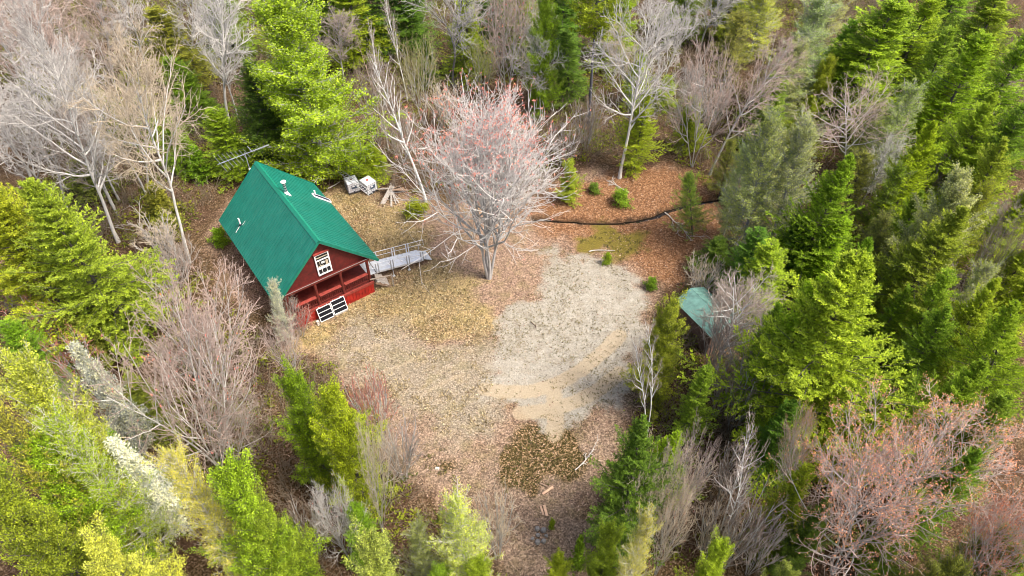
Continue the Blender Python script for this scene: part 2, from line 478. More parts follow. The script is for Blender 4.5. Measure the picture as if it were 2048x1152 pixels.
Z = dict(
    gravel=wpoly([(1068, 502), (1100, 494), (1125, 505), (1180, 508), (1235, 535), (1262, 575), (1300, 612), (1305, 650), (1275, 690), (1262, 735), (1240, 790), (1190, 830),
                  (1150, 872), (1105, 868), (1075, 835), (1012, 812), (975, 775), (1005, 730), (985, 668), (1030, 600), (1075, 588), (1100, 570), (1085, 525)]),
    dry=wpoly([(640, 690), (700, 640), (800, 655), (900, 690), (985, 700), (985, 790), (1010, 830), (980, 870), (880, 870), (820, 830), (740, 760)]),
    straw=wpoly([(590, 665), (690, 610), (790, 560), (860, 520), (860, 455), (760, 400), (690, 380), (640, 400), (760, 520), (900, 520), (960, 600), (1000, 660), (930, 700), (800, 660), (700, 650), (640, 700)]),
    pink=wpoly([(830, 430), (900, 415), (1000, 440), (1080, 450), (1110, 500), (1090, 570), (1010, 620), (985, 690), (900, 640), (860, 600), (880, 520), (850, 480)]),
    rust=wpoly([(1060, 410), (1130, 370), (1240, 340), (1330, 330), (1430, 380), (1440, 450), (1400, 520), (1350, 580), (1300, 560), (1250, 520), (1180, 490), (1100, 470)]),
    moss=wpoly([(1150, 478), (1210, 452), (1290, 468), (1300, 500), (1240, 520), (1180, 500)]),
    dark=wpoly([(1000, 905), (1040, 868), (1100, 855), (1150, 885), (1168, 930), (1140, 970), (1080, 968), (1010, 985), (985, 950)]),
    dark2=wpoly([(840, 915), (890, 905), (940, 935), (910, 965), (850, 950)]),
    path=wpoly([(700, 760), (820, 870), (1010, 860), (1100, 870), (1210, 850), (1260, 800), (1225, 930), (1180, 1010), (1190, 1160), (1010, 1160), (990, 1010), (850, 970), (760, 880)]),
    clear=wpoly([(640, 400), (700, 375), (790, 400), (870, 400), (1000, 410), (1100, 370), (1200, 340), (1330, 330), (1440, 400), (1420, 500), (1345, 560), (1320, 610), (1300, 690),
                 (1270, 760), (1250, 830), (1225, 900), (1190, 990), (1185, 1050), (1180, 1160), (1040, 1160), (990, 1040), (870, 1000), (800, 900), (750, 800), (690, 730), (600, 690), (545, 650),
                 (470, 590), (420, 500), (460, 400)]))
STREAM = wpoly([(1071, 435), (1110, 437), (1177, 442), (1229, 443), (1274, 438), (1312, 429), (1334, 418), (1385, 404), (1446, 394), (1500, 370)])
TRACKS = [wpoly(p) for p in ([(970, 778), (1010, 784), (1060, 783), (1115, 768), (1160, 742), (1205, 705), (1240, 670)], [(1040, 826), (1090, 822), (1140, 808), (1190, 785), (1240, 745)],
                             [(1108, 790), (1112, 830), (1108, 868)])]
RUTS = [wpoly(p) for p in ([(770, 740), (810, 728), (850, 705), (890, 690)], [(820, 800), (880, 770), (930, 745)], [(700, 700), (760, 690), (820, 670)])]
def sm(x, a, b):
    t = np.clip((x - a) / (b - a), 0, 1)
    return t * t * (3 - 2 * t)
def vnoise(x, y, s, seed):
    g = np.random.default_rng(seed).uniform(-1, 1, (64, 64))
    fx, fy = x / s, y / s
    ix, iy = np.floor(fx).astype(int), np.floor(fy).astype(int)
    tx, ty = fx - ix, fy - iy
    tx, ty = tx * tx * (3 - 2 * tx), ty * ty * (3 - 2 * ty)
    G = lambda a, b: g[a % 64, b % 64]
    return (G(ix, iy) * (1 - tx) + G(ix + 1, iy) * tx) * (1 - ty) + (G(ix, iy + 1) * (1 - tx) + G(ix + 1, iy + 1) * tx) * ty
def ground_z(x, y):
    sd = linedist(x, y, STREAM)
    z = .10 * vnoise(x, y, 4.0, 1) + .05 * vnoise(x, y, 1.3, 2)
    z = z * sm(-sdf(x, y, Z['clear']), -3, 3) + .03 * vnoise(x, y, .9, 3)
    return z - .55 * (1 - sm(sd, .16, .5)) + .04 * np.exp(-((sd - .9) / .35) ** 2)
inner_x = np.arange(-46, 46.01, .22); inner_y = np.arange(13, 84, .22)
gx = np.concatenate([[-700, -300, -150, -100, -75, -60, -52], inner_x, [52, 60, 75, 100, 150, 300, 700]])
gy = np.concatenate([[-200, -60, -20, 0, 6, 10], inner_y, [88, 95, 105, 120, 150, 200, 300, 500, 900]])
GX, GY = np.meshgrid(gx, gy)
GZ = ground_z(GX, GY)
ny, nx = GX.shape
ix = np.arange(ny * nx).reshape(ny, nx)
quads = np.stack([ix[:-1, :-1], ix[:-1, 1:], ix[1:, 1:], ix[1:, :-1]], -1).reshape(-1, 4)

def ground_material():
    s = NT('forest floor')
    co = s.coord()
    A = lambda nm: s.n('ShaderNodeAttribute', attribute_name=nm).outputs['Fac']
    fine = s.noise(9, 6, .8, co); mid = s.noise(1.3, 5, .65, co); coarse = s.noise(.28, 4, .6, co); grit = s.noise(26, 3, .8, co)
    vor = s.n('ShaderNodeTexVoronoi', feature='F1'); vor.inputs['Scale'].default_value = 13; s.l(co, vor.inputs['Vector'])
    vcol = s.n('ShaderNodeSeparateColor'); s.l(vor.outputs['Color'], vcol.inputs[0])
    leafy = vcol.outputs[0]
    vor2 = s.n('ShaderNodeTexVoronoi', feature='F1'); vor2.inputs['Scale'].default_value = 8; s.l(co, vor2.inputs['Vector'])
    vc2 = s.n('ShaderNodeSeparateColor'); s.l(vor2.outputs['Color'], vc2.inputs[0])
    speck = s.math('ADD', s.math('MULTIPLY', leafy, .6), s.math('MULTIPLY', vc2.outputs[1], .4))
    def grain(c, lo, hi): return s.mix(1.0, c, s.ramp(speck, [(.12, lo), (.5, 1.0), (.88, hi)]), 'MULTIPLY')
    def rag(att, lo=.42, hi=.58, amt=.55):
        n = s.math('MULTIPLY_ADD', fine, amt * .7); n.node.inputs[2].default_value = -amt * .35
        n2 = s.math('MULTIPLY_ADD', mid, amt); n2.node.inputs[2].default_value = -amt * .5
        return s.ramp(s.math('ADD', s.math('ADD', A(att), n), n2), [(lo, 0), (hi, 1)])
    litter = s.ramp(leafy, [(0, (.022, .011, .006)), (.3, (.065, .033, .018)), (.6, (.13, .074, .042)), (.85, (.24, .15, .092)), (1, (.38, .27, .19))])
    floor_ = s.mix(s.ramp(coarse, [(.4, 0), (.6, 1)]), s.mix(.65, litter, (.05, .03, .018)), s.mix(.35, litter, (.06, .055, .018)))
    straw = s.mix(s.ramp(fine, [(.32, 0), (.66, 1)]), (.13, .088, .04), (.44, .33, .165))
    straw = s.mix(s.ramp(mid, [(.50, 0), (.72, .75)]), straw, (.17, .145, .06))
    straw = s.mix(s.ramp(coarse, [(.48, 0), (.66, .6)]), straw, litter)
    pink = s.mix(.7, litter, s.ramp(fine, [(.34, (.14, .088, .062)), (.66, (.43, .305, .225))]))
    pink = s.mix(s.ramp(mid, [(.55, 0), (.7, .6)]), pink, straw)
    rust = s.mix(.55, litter, s.ramp(fine, [(.3, (.10, .042, .016)), (.7, (.36, .175, .08))]))
    dry = s.ramp(fine, [(.36, (.10, .078, .052)), (.5, (.225, .185, .135)), (.64, (.40, .345, .27))])
    dry = s.mix(s.ramp(mid, [(.5, 0), (.7, .55)]), dry, straw)
    gravel = s.ramp(s.math('ADD', s.math('MULTIPLY', grit, .6), s.math('MULTIPLY', fine, .4)), [(.36, (.19, .165, .13)), (.5, (.315, .29, .24)), (.64, (.45, .425, .37))])
    gravel = s.mix(s.ramp(coarse, [(.45, 0), (.65, .4)]), gravel, (.27, .235, .18))
    sand = s.ramp(fine, [(.3, (.29, .225, .145)), (.7, (.44, .36, .245))])
    moss = s.ramp(fine, [(.3, (.055, .045, .012)), (.6, (.19, .15, .03)), (.75, (.36, .26, .10))])
    dark = s.ramp(s.math('ADD', s.math('MULTIPLY', grit, .7), s.math('MULTIPLY', leafy, .3)), [(.36, (.022, .020, .006)), (.52, (.075, .055, .018)), (.60, (.22, .14, .075)), (.68, (.44, .30, .19))])
    olive = s.ramp(s.noise(.55, 5, .7, co), [(.50, 0), (.66, .45)])
    pink = s.mix(olive, pink, (.17, .14, .06)); dry = s.mix(olive, dry, (.19, .165, .08)); straw = s.mix(olive, straw, (.20, .165, .055))
    gravel = s.mix(s.ramp(mid, [(.46, 0), (.62, .55)]), gravel, (.24, .205, .155))
    straw = grain(straw, .5, 1.45); dry = grain(dry, .6, 1.4); pink = grain(pink, .55, 1.4); gravel = grain(gravel, .80, 1.14); rust = grain(rust, .6, 1.35)
    c = s.mix(rag('clear', .3, .7), floor_, s.mix(.65, litter, pink))
    c = s.mix(rag('pink', .3, .7), c, pink)
    c = s.mix(rag('rust', .3, .7), c, rust)
    c = s.mix(rag('straw', .3, .7), c, straw)
    c = s.mix(rag('path', .3, .75), c, s.mix(.25, s.mix(.8, litter, pink), dry))
    c = s.mix(rag('dry', .25, .75), c, dry)
    c = s.mix(rag('moss', .35, .7, .9), c, moss)
    c = s.mix(rag('dark', .36, .68, 1.0), c, dark)
    c = s.mix(rag('gravel', .34, .68, 1.2), c, gravel)
    c = s.mix(s.math('MULTIPLY', rag('sand', .3, .7, .8), .75), c, sand)
    c = s.mix(A('mud'), c, s.ramp(fine, [(.4, (.012, .009, .006)), (.7, (.06, .045, .03))]))
    s.l(c, s.b.inputs['Base Color'])
    s.b.inputs['Roughness'].default_value = .95
    s.b.inputs['Specular IOR Level'].default_value = .1
    h = s.math('ADD', s.math('MULTIPLY', fine, .6), s.math('MULTIPLY', leafy, .5))
    s.bump(h, .9, .06)
    return s.m
me = raw_mesh('ground', np.stack([GX, GY, GZ], -1).reshape(-1, 3), quads, ground_material(), smooth=True)
fx, fy = GX.ravel(), GY.ravel()
def att(name, v):
    a = me.attributes.new(name, 'FLOAT', 'POINT'); a.data.foreach_set('value', np.asarray(v, np.float32))
for k in ('gravel', 'dry', 'straw', 'pink', 'rust', 'moss', 'path', 'clear'):
    wd = dict(gravel=1.7, moss=1.8, clear=2.0).get(k, 2.6)
    att(k, sm(sdf(fx, fy, Z[k]) + .9 * vnoise(fx, fy, 1.9, 20 + len(k)) + .55 * vnoise(fx, fy, .7, 21 + len(k)), -wd, wd))
att('dark', sm(np.maximum(sdf(fx, fy, Z['dark']), sdf(fx, fy, Z['dark2']) - .3) + .9 * vnoise(fx, fy, 1.2, 31), -1.4, 1.2))
tr = np.minimum.reduce([linedist(fx, fy, t) for t in TRACKS])
rt = np.minimum.reduce([linedist(fx, fy, t) for t in RUTS])
att('sand', np.maximum(1 - sm(tr, .25, .85), .55 * (1 - sm(rt, .05, .3))))
att('mud', 1 - sm(linedist(fx, fy, STREAM) + .12 * vnoise(fx, fy, .5, 77), .2, .48))
tag(mesh_obj('ground', me), kind='structure')

# dark water lying in the bottom of the ditch
def ribbon(pl, wdt, z):
    out = []
    for i, p in enumerate(pl):
        a, b = pl[max(0, i - 1)], pl[min(len(pl) - 1, i + 1)]
        e = (b - a) / np.linalg.norm(b - a); nn = np.array([-e[1], e[0]])
        out += [[*(p + nn * wdt), z], [*(p - nn * wdt), z]]
    q = [[2 * i, 2 * i + 1, 2 * i + 3, 2 * i + 2] for i in range(len(pl) - 1)]
    return np.array(out), np.array(q)
v, q = ribbon(STREAM, .27, -.44)
tag(mesh_obj('stream', raw_mesh('stream', v, q, simple('stream water', (.012, .010, .008), .08, 0, .3, 3))), kind='structure')

# ------------------------------------------------------------------ loose cover: dead leaves, weeds, undergrowth
HOUSE_C = np.array([-16.3715, 41.1551]); HOUSE_AZ = R(-54.345)
HD = np.array([math.cos(HOUSE_AZ), math.sin(HOUSE_AZ)]); HN = np.array([-HD[1], HD[0]])
def in_house(x, y, m=.1):
    a = (x - HOUSE_C[0]) * HD[0] + (y - HOUSE_C[1]) * HD[1]; b = (x - HOUSE_C[0]) * HN[0] + (y - HOUSE_C[1]) * HN[1]
    return (np.abs(a) < 5.55 + m) & (np.abs(b) < 3.35 + m)
def scatter(n, seed, ok, x0=-62, x1=62, y0=14, y1=100):
    r = np.random.default_rng(seed)
    x, y = r.uniform(x0, x1, n), r.uniform(y0, y1, n)
    vis = np.abs(x) < 2.5 + y * .76
    k = vis & ok(x, y) & ~in_house(x, y)
    return x[k], y[k], r
def debris_material(name, stops):
    s = NT(name)
    a = s.n('ShaderNodeAttribute', attribute_name='tint').outputs['Fac']
    s.l(s.ramp(a, stops), s.b.inputs['Base Color'])
    s.b.inputs['Roughness'].default_value = .8
    return s.m
clr = lambda x, y: sdf(x, y, Z['clear'])
def litter_ok(x, y):
    g = np.maximum(sdf(x, y, Z['gravel']), sdf(x, y, Z['dry']) - .8)
    return (rg.uniform(0, 1, len(x)) < np.where(g > 0, .10, np.where(sdf(x, y, Z['straw']) > .5, .22, np.where(clr(x, y) > 0, .32, .42) + .6 * vnoise(x, y, 1.8, 91)))) & (linedist(x, y, STREAM) > .35)
x, y, r = scatter(300000, 41, litter_ok)
az = r.uniform(0, 6.28, len(x)); tl = r.normal(0, .35, len(x))
d = np.stack([np.cos(az), np.sin(az), tl], 1)
v, q = leaves(r, np.stack([x, y, ground_z(x, y) + .03], 1), d, .10 * np.exp(r.normal(0, .35, len(x))), .068 * np.exp(r.normal(0, .3, len(x))), .1, .8)
o = mesh_obj('fallen_leaves', raw_mesh('fallen_leaves', v, q, debris_material('dead leaves', [(0, (.035, .016, .009)), (.3, (.10, .05, .028)), (.65, (.26, .155, .105)), (1, (.52, .38, .29))]),
                                       r.uniform(0, 1, len(q))))
tag(o, 'brown and pinkish dead leaves lying over the forest floor', 'leaf litter', kind='stuff')
# weeds standing in the gravel and tufts in the moss
def weeds(name, n, seed, ok, per, ht, col, label, box):
    x, y, r = scatter(n, seed, ok, *box)
    x, y = np.repeat(x, per) + r.normal(0, .07, len(x) * per), np.repeat(y, per) + r.normal(0, .07, len(y) * per)
    az = r.uniform(0, 6.28, len(x)); up = r.uniform(.3, 1.3, len(x))
    v, q = leaves(r, np.stack([x, y, ground_z(x, y) + .005], 1), np.stack([np.cos(az), np.sin(az), up], 1), ht, ht * .3, .3)
    tag(mesh_obj(name, raw_mesh(name, v, q, debris_material(name, col), r.uniform(0, 1, len(q)))), label, name.replace('_', ' '), kind='stuff')
wn = lambda x, y: vnoise(x, y, 2.2, 55) + .5 * vnoise(x, y, .8, 56)
weeds('gravel_weeds', 12000, 42, lambda x, y: (sdf(x, y, Z['gravel']) > -.2) & (wn(x, y) > -.1 + .75 * rg.uniform(-1, 1, len(x))), 4, .125,
      [(0, (.05, .04, .012)), (.5, (.13, .12, .03)), (1, (.30, .22, .09))], 'small dark weeds dotted over the pale gravel', (-4, 14, 20, 50))
weeds('dry_grass', 30000, 43, lambda x, y: (sdf(x, y, Z['straw']) + 1.2 * vnoise(x, y, 1.5, 57) > 0) | ((sdf(x, y, Z['dry']) > 0) & (vnoise(x, y, .9, 58) > .15)), 4, .2,
      [(0, (.11, .08, .035)), (.5, (.34, .26, .13)), (1, (.54, .45, .28))], 'short straw coloured grass round the red cabin', (-30, 6, 20, 66))
weeds('mossy_tufts', 9000, 44, lambda x, y: np.maximum(np.maximum(sdf(x, y, Z['dark']), sdf(x, y, Z['moss'])), sdf(x, y, Z['dark2'])) + .6 * vnoise(x, y, .8, 59) > .1, 7, .16,
      [(0, (.03, .03, .006)), (.6, (.10, .095, .018)), (1, (.26, .2, .06))], 'dark moss and low plants in the wet patches', (-10, 16, 18, 60))
# undergrowth in the woods
x, y, r = scatter(11000, 45, lambda x, y: (clr(x, y) < -1.2) & (vnoise(x, y, 3.5, 60) + .4 * rg.uniform(-1, 1, len(x)) > -.25))
per = 6
X, Y = np.repeat(x, per) + r.normal(0, .22, len(x) * per), np.repeat(y, per) + r.normal(0, .22, len(y) * per)
az = r.uniform(0, 6.28, len(X)); sp = r.uniform(.1, 1.5, len(X))
P = grow(r, np.stack([X, Y, ground_z(X, Y) - .02], 1), np.stack([np.cos(az) * sp, np.sin(az) * sp, np.ones(len(X))], 1), r.uniform(.6, 2.4, len(X)), 4, .2, .16)
s_, d_, t_, p_ = offshoots(r, P, 3, .3, .95, R(40), .3)
P2 = grow(r, s_, d_, r.uniform(.3, .9, len(s_)), 3, .3, .12)
v, q = join([tubes(P, taper(len(P), 4, .018, .012), 3), tubes(P2, taper(len(P2), 3, .012, .010), 3)])
o = mesh_obj('undergrowth', raw_mesh('undergrowth', v, q, MAT['bark']), None, (.21, .165, .12))
tag(o, 'tangled leafless twigs covering the forest floor', 'undergrowth', kind='stuff')
x, y, r = scatter(17000, 46, lambda x, y: (clr(x, y) < -.8) & (vnoise(x, y, 4.2, 61) + .35 * rg.uniform(-1, 1, len(x)) + .012 * np.abs(x) > .05))
per = 22
X = np.repeat(x, per) + r.normal(0, .26, len(x) * per); Y = np.repeat(y, per) + r.normal(0, .26, len(y) * per)
hh = np.repeat(r.uniform(.1, 1.1, len(x)), per) * r.uniform(.1, 1, len(X))
az = r.uniform(0, 6.28, len(X))
v, q = leaves(r, np.stack([X, Y, ground_z(X, Y) + hh], 1), np.stack([np.cos(az), np.sin(az), r.uniform(-.1, .7, len(X))], 1), .26, .1, .3, .4)
o = mesh_obj('ground_cover', raw_mesh('ground_cover', v, q, MAT['leaf'], np.clip(np.repeat(r.normal(.45, .2, len(x)), per) + r.normal(0, .15, len(q)), 0, 1)), None, (.25, .28, .025))
tag(o, 'low mossy green plants between the trees', 'ground cover', kind='stuff')

# ------------------------------------------------------------------ hard surface builder
class MB:
    def __init__(s): s.v, s.f = [], []
    def add(s, vs, fs):
        o = len(s.v); s.v += [tuple(p) for p in vs]; s.f += [tuple(i + o for i in f) for f in fs]; return s
    def box(s, c, size, M=None):
        x, y, z = (k / 2 for k in size)
        vs = [Vector((i * x, j * y, k * z)) for i in (-1, 1) for j in (-1, 1) for k in (-1, 1)]
        if M is not None: vs = [M @ p for p in vs]
        return s.add([p + Vector(c) for p in vs], [(0, 1, 3, 2), (4, 6, 7, 5), (0, 4, 5, 1), (2, 3, 7, 6), (0, 2, 6, 4), (1, 5, 7, 3)])
    def bar(s, p, q, wd, ht, up=(0, 0, 1)):
        p, q = Vector(p), Vector(q); d = (q - p); L = d.length; d.normalize()
        u = Vector(up)
        sd = d.cross(u)
        if sd.length < 1e-4: sd = d.cross(Vector((1, 0, 0)))
        sd.normalize(); u2 = sd.cross(d)
        M = Matrix((d, sd, u2)).transposed()
        return s.box((p + q) / 2, (L, wd, ht), M)
    def rod(s, p, q, r0, r1=None, S=8):
        p, q = Vector(p), Vector(q); r1 = r0 if r1 is None else r1
        d = (q - p).normalized(); u = d.orthogonal().normalized(); w_ = d.cross(u)
        vs = []
        for c, r in ((p, r0), (q, r1)):
            vs += [c + (u * math.cos(a) + w_ * math.sin(a)) * r for a in (2 * math.pi * k / S for k in range(S))]
        fs = [(k, (k + 1) % S, S + (k + 1) % S, S + k) for k in range(S)] + [tuple(range(S))[::-1], tuple(range(S, 2 * S))]
        return s.add(vs, fs)
    def prism(s, poly, x0, x1, axis=0):
        """poly of (y,z) pairs pushed along local x from x0 to x1"""
        n = len(poly)
        vs = [(x0, a, b) for a, b in poly] + [(x1, a, b) for a, b in poly]
        fs = [tuple(range(n))[::-1], tuple(range(n, 2 * n))] + [(k, (k + 1) % n, n + (k + 1) % n, n + k) for k in range(n)]
        return s.add(vs, fs)
    def build(s, name, mat, parent=None, bevel=0.0, smooth=False):
        me = bpy.data.meshes.new(name); me.from_pydata(s.v, [], s.f); me.update()
        if smooth:
            me.polygons.foreach_set('use_smooth', [True] * len(me.polygons))
        me.materials.append(mat)
        o = bpy.data.objects.new(name, me); COL.objects.link(o)
        if parent: o.parent = parent
        if bevel:
            b = o.modifiers.new('bevel', 'BEVEL'); b.width = bevel; b.segments = 2; b.limit_method = 'ANGLE'
        return o

def shingle_material():
    s = NT('red stained shingles')
    co = s.coord()
    mp = s.n('ShaderNodeMapping'); s.l(co, mp.inputs[0]); mp.inputs['Rotation'].default_value = (R(90), 0, R(90))
    br = s.n('ShaderNodeTexBrick'); s.l(mp.outputs[0], br.inputs['Vector'])
    br.inputs['Scale'].default_value = 4; br.inputs['Mortar Size'].default_value = .03; br.inputs['Brick Width'].default_value = .45; br.inputs['Row Height'].default_value = .55
    br.inputs['Color1'].default_value = (.78, .034, .012, 1); br.inputs['Color2'].default_value = (.60, .022, .008, 1); br.inputs['Mortar'].default_value = (.09, .006, .004, 1)
    n = s.noise(3, 6, .75, co)
    s.l(s.mix(1.0, br.outputs['Color'], s.ramp(n, [(.3, .45), (.7, 1.45)]), 'MULTIPLY'), s.b.inputs['Base Color'])
    s.b.inputs['Roughness'].default_value = .7
    s.bump(n, .3, .02)
    return s.m
def roof_material():
    s = NT('green painted steel')
    co = s.coord()
    n = s.noise(1.1, 5, .6, co); n2 = s.noise(30, 3, .7, co)
    c = s.mix(s.ramp(n, [(.3, 0), (.7, 1)]), (.005, .128, .092), (.008, .170, .124))
    c = s.mix(s.ramp(n2, [(.62, 0), (.8, .35)]), c, (.10, .32, .22))
    mp = s.n('ShaderNodeMapping'); s.l(co, mp.inputs[0]); mp.inputs['Scale'].default_value = (3.2, .25, .25)
    st = s.noise(1.6, 5, .6, mp.outputs[0])
    c = s.mix(s.ramp(st, [(.5, 0), (.75, .35)]), c, (.045, .20, .15))
    c = s.mix(s.ramp(st, [(.25, .4), (.42, 0)]), c, (.004, .085, .062))
    s.l(c, s.b.inputs['Base Color'])
    s.b.inputs['Metallic'].default_value = 0.0
    s.b.inputs['Roughness'].default_value = .40
    s.b.inputs['Specular IOR Level'].default_value = .6
    return s.m
M_ = dict(
    shingle=shingle_material(), roof=roof_material(),
    ridge=simple('ridge steel', (.008, .21, .135), .4, 0, .12, 3), rooftrim=simple('green trim', (.005, .15, .10), .4, 0, .15, 3),
    redlog=simple('red stained logs', (.11, .013, .009), .6, 0, .45, 5), redboard=simple('red boards', (.30, .012, .006), .65, 0, .4, 2.5), pinkrail=simple('worn red rail', (.24, .038, .028), .6, 0, .35, 4),
    porchshade=simple('painted porch shade', (.022, .010, .007), .8, 0, .3, 3), white=simple('white vinyl', (.78, .77, .76), .45, 0, .06, 4), glass=simple('dark window glass', (.012, .014, .018), .08, 0, .3, 2),
    paleobj=simple('pale goods behind glass', (.42, .36, .26), .7, 0, .4, 9), alu=simple('brushed aluminium', (.66, .68, .71), .42, .35, .10, 6), alud=simple('dull aluminium', (.42, .43, .45), .5, .4, .15, 6),
    steel=simple('stainless pipe', (.62, .63, .65), .3, .7, .2, 5), darksteel=simple('dark pipe bands', (.03, .035, .06), .4, .3, .3, 5), navy=simple('navy panel', (.010, .014, .055), .2, 0, .2, 3),
    cell=simple('solar cells', (.008, .010, .016), .2, 0, .25, 8), tank=simple('milky plastic', (.74, .75, .78), .4, 0, .06, 3), label=simple('blue grey plate', (.07, .10, .15), .5, 0, .3, 3),
    redcap=simple('red cap', (.55, .06, .03), .5, 0, .15, 5), browncap=simple('brown cap', (.16, .08, .06), .6, 0, .2, 5), pallet=simple('dark pallet', (.05, .045, .04), .8, 0, .3, 4),
    greyboard=simple('weathered boards', (.34, .30, .26), .85, 0, .4, 7), brownboard=simple('brown boards', (.24, .16, .11), .85, 0, .4, 7), tanboard=simple('fresh pine boards', (.56, .36, .24), .8, 0, .25, 6),
    stone=simple('grey stones', (.22, .21, .20), .9, 0, .4, 6), post=simple('old post', (.30, .25, .20), .85, 0, .35, 9), shedroof=simple('weathered green roof', (.10, .21, .18), .7, 0, .35, 2),
    shedwall=simple('dark shed boards', (.12, .07, .05), .85, 0, .35, 4), concrete=simple('pale block', (.52, .47, .42), .9, 0, .2, 6))

# ------------------------------------------------------------------ cabin (local x runs to the front gable, local y across)
cabin = empty('cabin', (*HOUSE_C, 0), HOUSE_AZ)
tag(cabin, 'red cabin with a green ribbed metal roof and front porch', 'cabin')
W_, L_, ZE, ZR = 4.03, 5.58, 3.10, 7.04
TAN = (ZR - ZE) / W_
SL = math.hypot(W_, ZR - ZE)
roof_z = lambda b: ZR - TAN * abs(b)
wb = 3.30
mb = MB()
mb.box((-1.45, 0, 1.85), (7.70, 2 * wb, 3.70))                        # rooms behind the porch
mb.prism([(-wb, 3.42), (wb, 3.42), (wb, roof_z(wb) - .16), (0, ZR - .16), (-wb, roof_z(wb) - .16)], -5.30, 5.22)
mb.build('wall', M_['shingle'], cabin)
mb = MB()                                                              # near-black sheet over the porch back wall, porch shade painted as colour
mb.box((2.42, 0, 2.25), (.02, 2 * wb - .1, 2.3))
mb.build('porch_shade_sheet', M_['porchshade'], cabin)
dr = MB().box((2.45, -.6, 2.15), (.05, .95, 2.0)).build('door', M_['redboard'], cabin)
MB().rod((2.48, -.98, 2.1), (2.56, -.98, 2.1), .04).build('handle', M_['steel'], dr)
for yy in (-2.2, 1.6):
    wf = MB()
    for dy, dz, sy, sz in ((0, .62, 1.3, .07), (0, -.62, 1.3, .07), (-.62, 0, .07, 1.17), (.62, 0, .07, 1.17), (0, 0, .05, 1.17)): wf.box((2.455, yy + dy, 2.35 + dz), (.05, sy, sz))
    f = wf.build('window', M_['white'], cabin)
    MB().box((2.437, yy, 2.35), (.012, 1.17, 1.17)).build('pane', M_['glass'], f)
MB().box((3.93, 0, 1.08), (3.05, 2 * wb, .14)).build('porch_floor', M_['redlog'], cabin)
MB().box((5.49, 0, 1.05), (.09, 2 * wb + .12, .22)).build('deck_fascia', M_['pinkrail'], cabin)
mb = MB()
for k in range(26):
    b = -wb + (k + .5) * 2 * wb / 26
    mb.box((5.46 + .006 * (k % 3), b, .46), (.04, 2 * wb / 26 - .025, .96))
mb.box((5.41, 0, .46), (.03, 2 * wb - .02, .95))
for sgn in (-1, 1):
    for k in range(12): mb.box((2.55 + k * .245, sgn * (wb - .01), .48), (.22, .04, .98))
mb.build('skirting', M_['redboard'], cabin)
mb = MB().box((5.30, 0, 3.36), (.26, 2 * wb + .1, .16)).box((5.40, 0, 3.47), (.10, 2 * wb + .14, .06))
mb.build('porch_beam', M_['redlog'], cabin, .02)
MB().box((5.45, 0, 3.51), (.02, 2 * wb + .14, .03)).build('beam_flashing', M_['alud'], cabin)
post_b = [-3.14, -1.0, .98, 3.14]
for b in post_b:
    p = MB()
    zz = [1.15, 1.55, 2.0, 2.5, 2.95, 3.28]; rr = [.125, .11, .118, .105, .115, .12]
    for k in range(5): p.rod((5.34, b, zz[k]), (5.34, b, zz[k + 1]), rr[k], rr[k + 1], 9)
    for k in range(4): p.rod((5.34, b, 1.5 + k * .45), (5.34 + .15 * math.cos(k * 2.), b + .15 * math.sin(k * 2.), 1.53 + k * .45), .03, .02, 6)   # knots
    p.build('post', M_['redlog'], cabin)
for sgn in (-1, 1): MB().rod((2.5, sgn * 3.1, 1.15), (2.5, sgn * 3.1, 3.3), .1, .1, 9).build('post', M_['redlog'], cabin)
for b0, b1 in zip(post_b[:-1], post_b[1:]):
    b0 += .13; b1 -= .13
    rl = MB().box((5.36, (b0 + b1) / 2, 2.03), (.27, b1 - b0, .06)).build('railing', M_['pinkrail'], cabin, .01)
    bl = MB().box((5.34, (b0 + b1) / 2, 1.92), (.07, b1 - b0, .08)).box((5.34, (b0 + b1) / 2, 1.30), (.07, b1 - b0, .08))
    n = 12
    for k in range(n): bl.rod((5.34, b0 + (k + .5) * (b1 - b0) / n, 1.33), (5.34, b0 + (k + .5) * (b1 - b0) / n, 1.9), .024, S=6)
    bl.build('balusters', M_['redlog'], rl)
for sgn in (-1, 1):
    if sgn == 1: continue
    MB().box((3.9, sgn * 3.16, 2.03), (2.6, .2, .06)).box((3.9, sgn * 3.16, 1.3), (2.6, .07, .07)).build('railing', M_['pinkrail'], cabin, .01)
# upstairs window
wz0, wz1, wy0, wy1 = 3.74, 5.68, -.52, .54
X0 = 5.24
fr = MB()
for (ya, yb, za, zb, t) in ((wy0, wy1, wz1 - .09, wz1, .1), (wy0, wy1, wz0, wz0 + .07, .1), (wy0, wy0 + .09, wz0 + .07, wz1 - .09, .1), (wy1 - .09, wy1, wz0 + .07, wz1 - .09, .1)):
    fr.box((X0 + t / 2 - .02, (ya + yb) / 2, (za + zb) / 2), (t, yb - ya, zb - za))
wn_ = fr.build('window', M_['white'], cabin)
MB().box((X0, (wy0 + wy1) / 2, (wz0 + wz1) / 2), (.02, wy1 - wy0 - .18, wz1 - wz0 - .16)).build('pane', M_['glass'], wn_)
for za, zb in ((5.06, 5.13), (4.28, 4.46)): MB().box((X0 + .04, .01, (za + zb) / 2), (.06, wy1 - wy0 - .19, zb - za)).build('sash_rail', M_['white'], wn_)
for yy in (-.16, .18): MB().box((X0 + .035, yy, 4.045), (.05, .035, .46)).build('glazing_bar', M_['white'], wn_)
MB().box((X0 + .05, (wy0 + wy1) / 2, wz1 + .05), (.16, wy1 - wy0 + .1, .09)).build('lintel', M_['pinkrail'], wn_)
MB().box((X0 + .018, .0, 5.32), (.012, .84, .07)).box((X0 + .018, .30, 4.70), (.012, .18, .42)).box((X0 + .018, -.17, 4.54), (.012, .38, .05)).box((X0 + .018, -.22, 4.75), (.012, .04, .5)).build('shelf', M_['paleobj'], wn_)
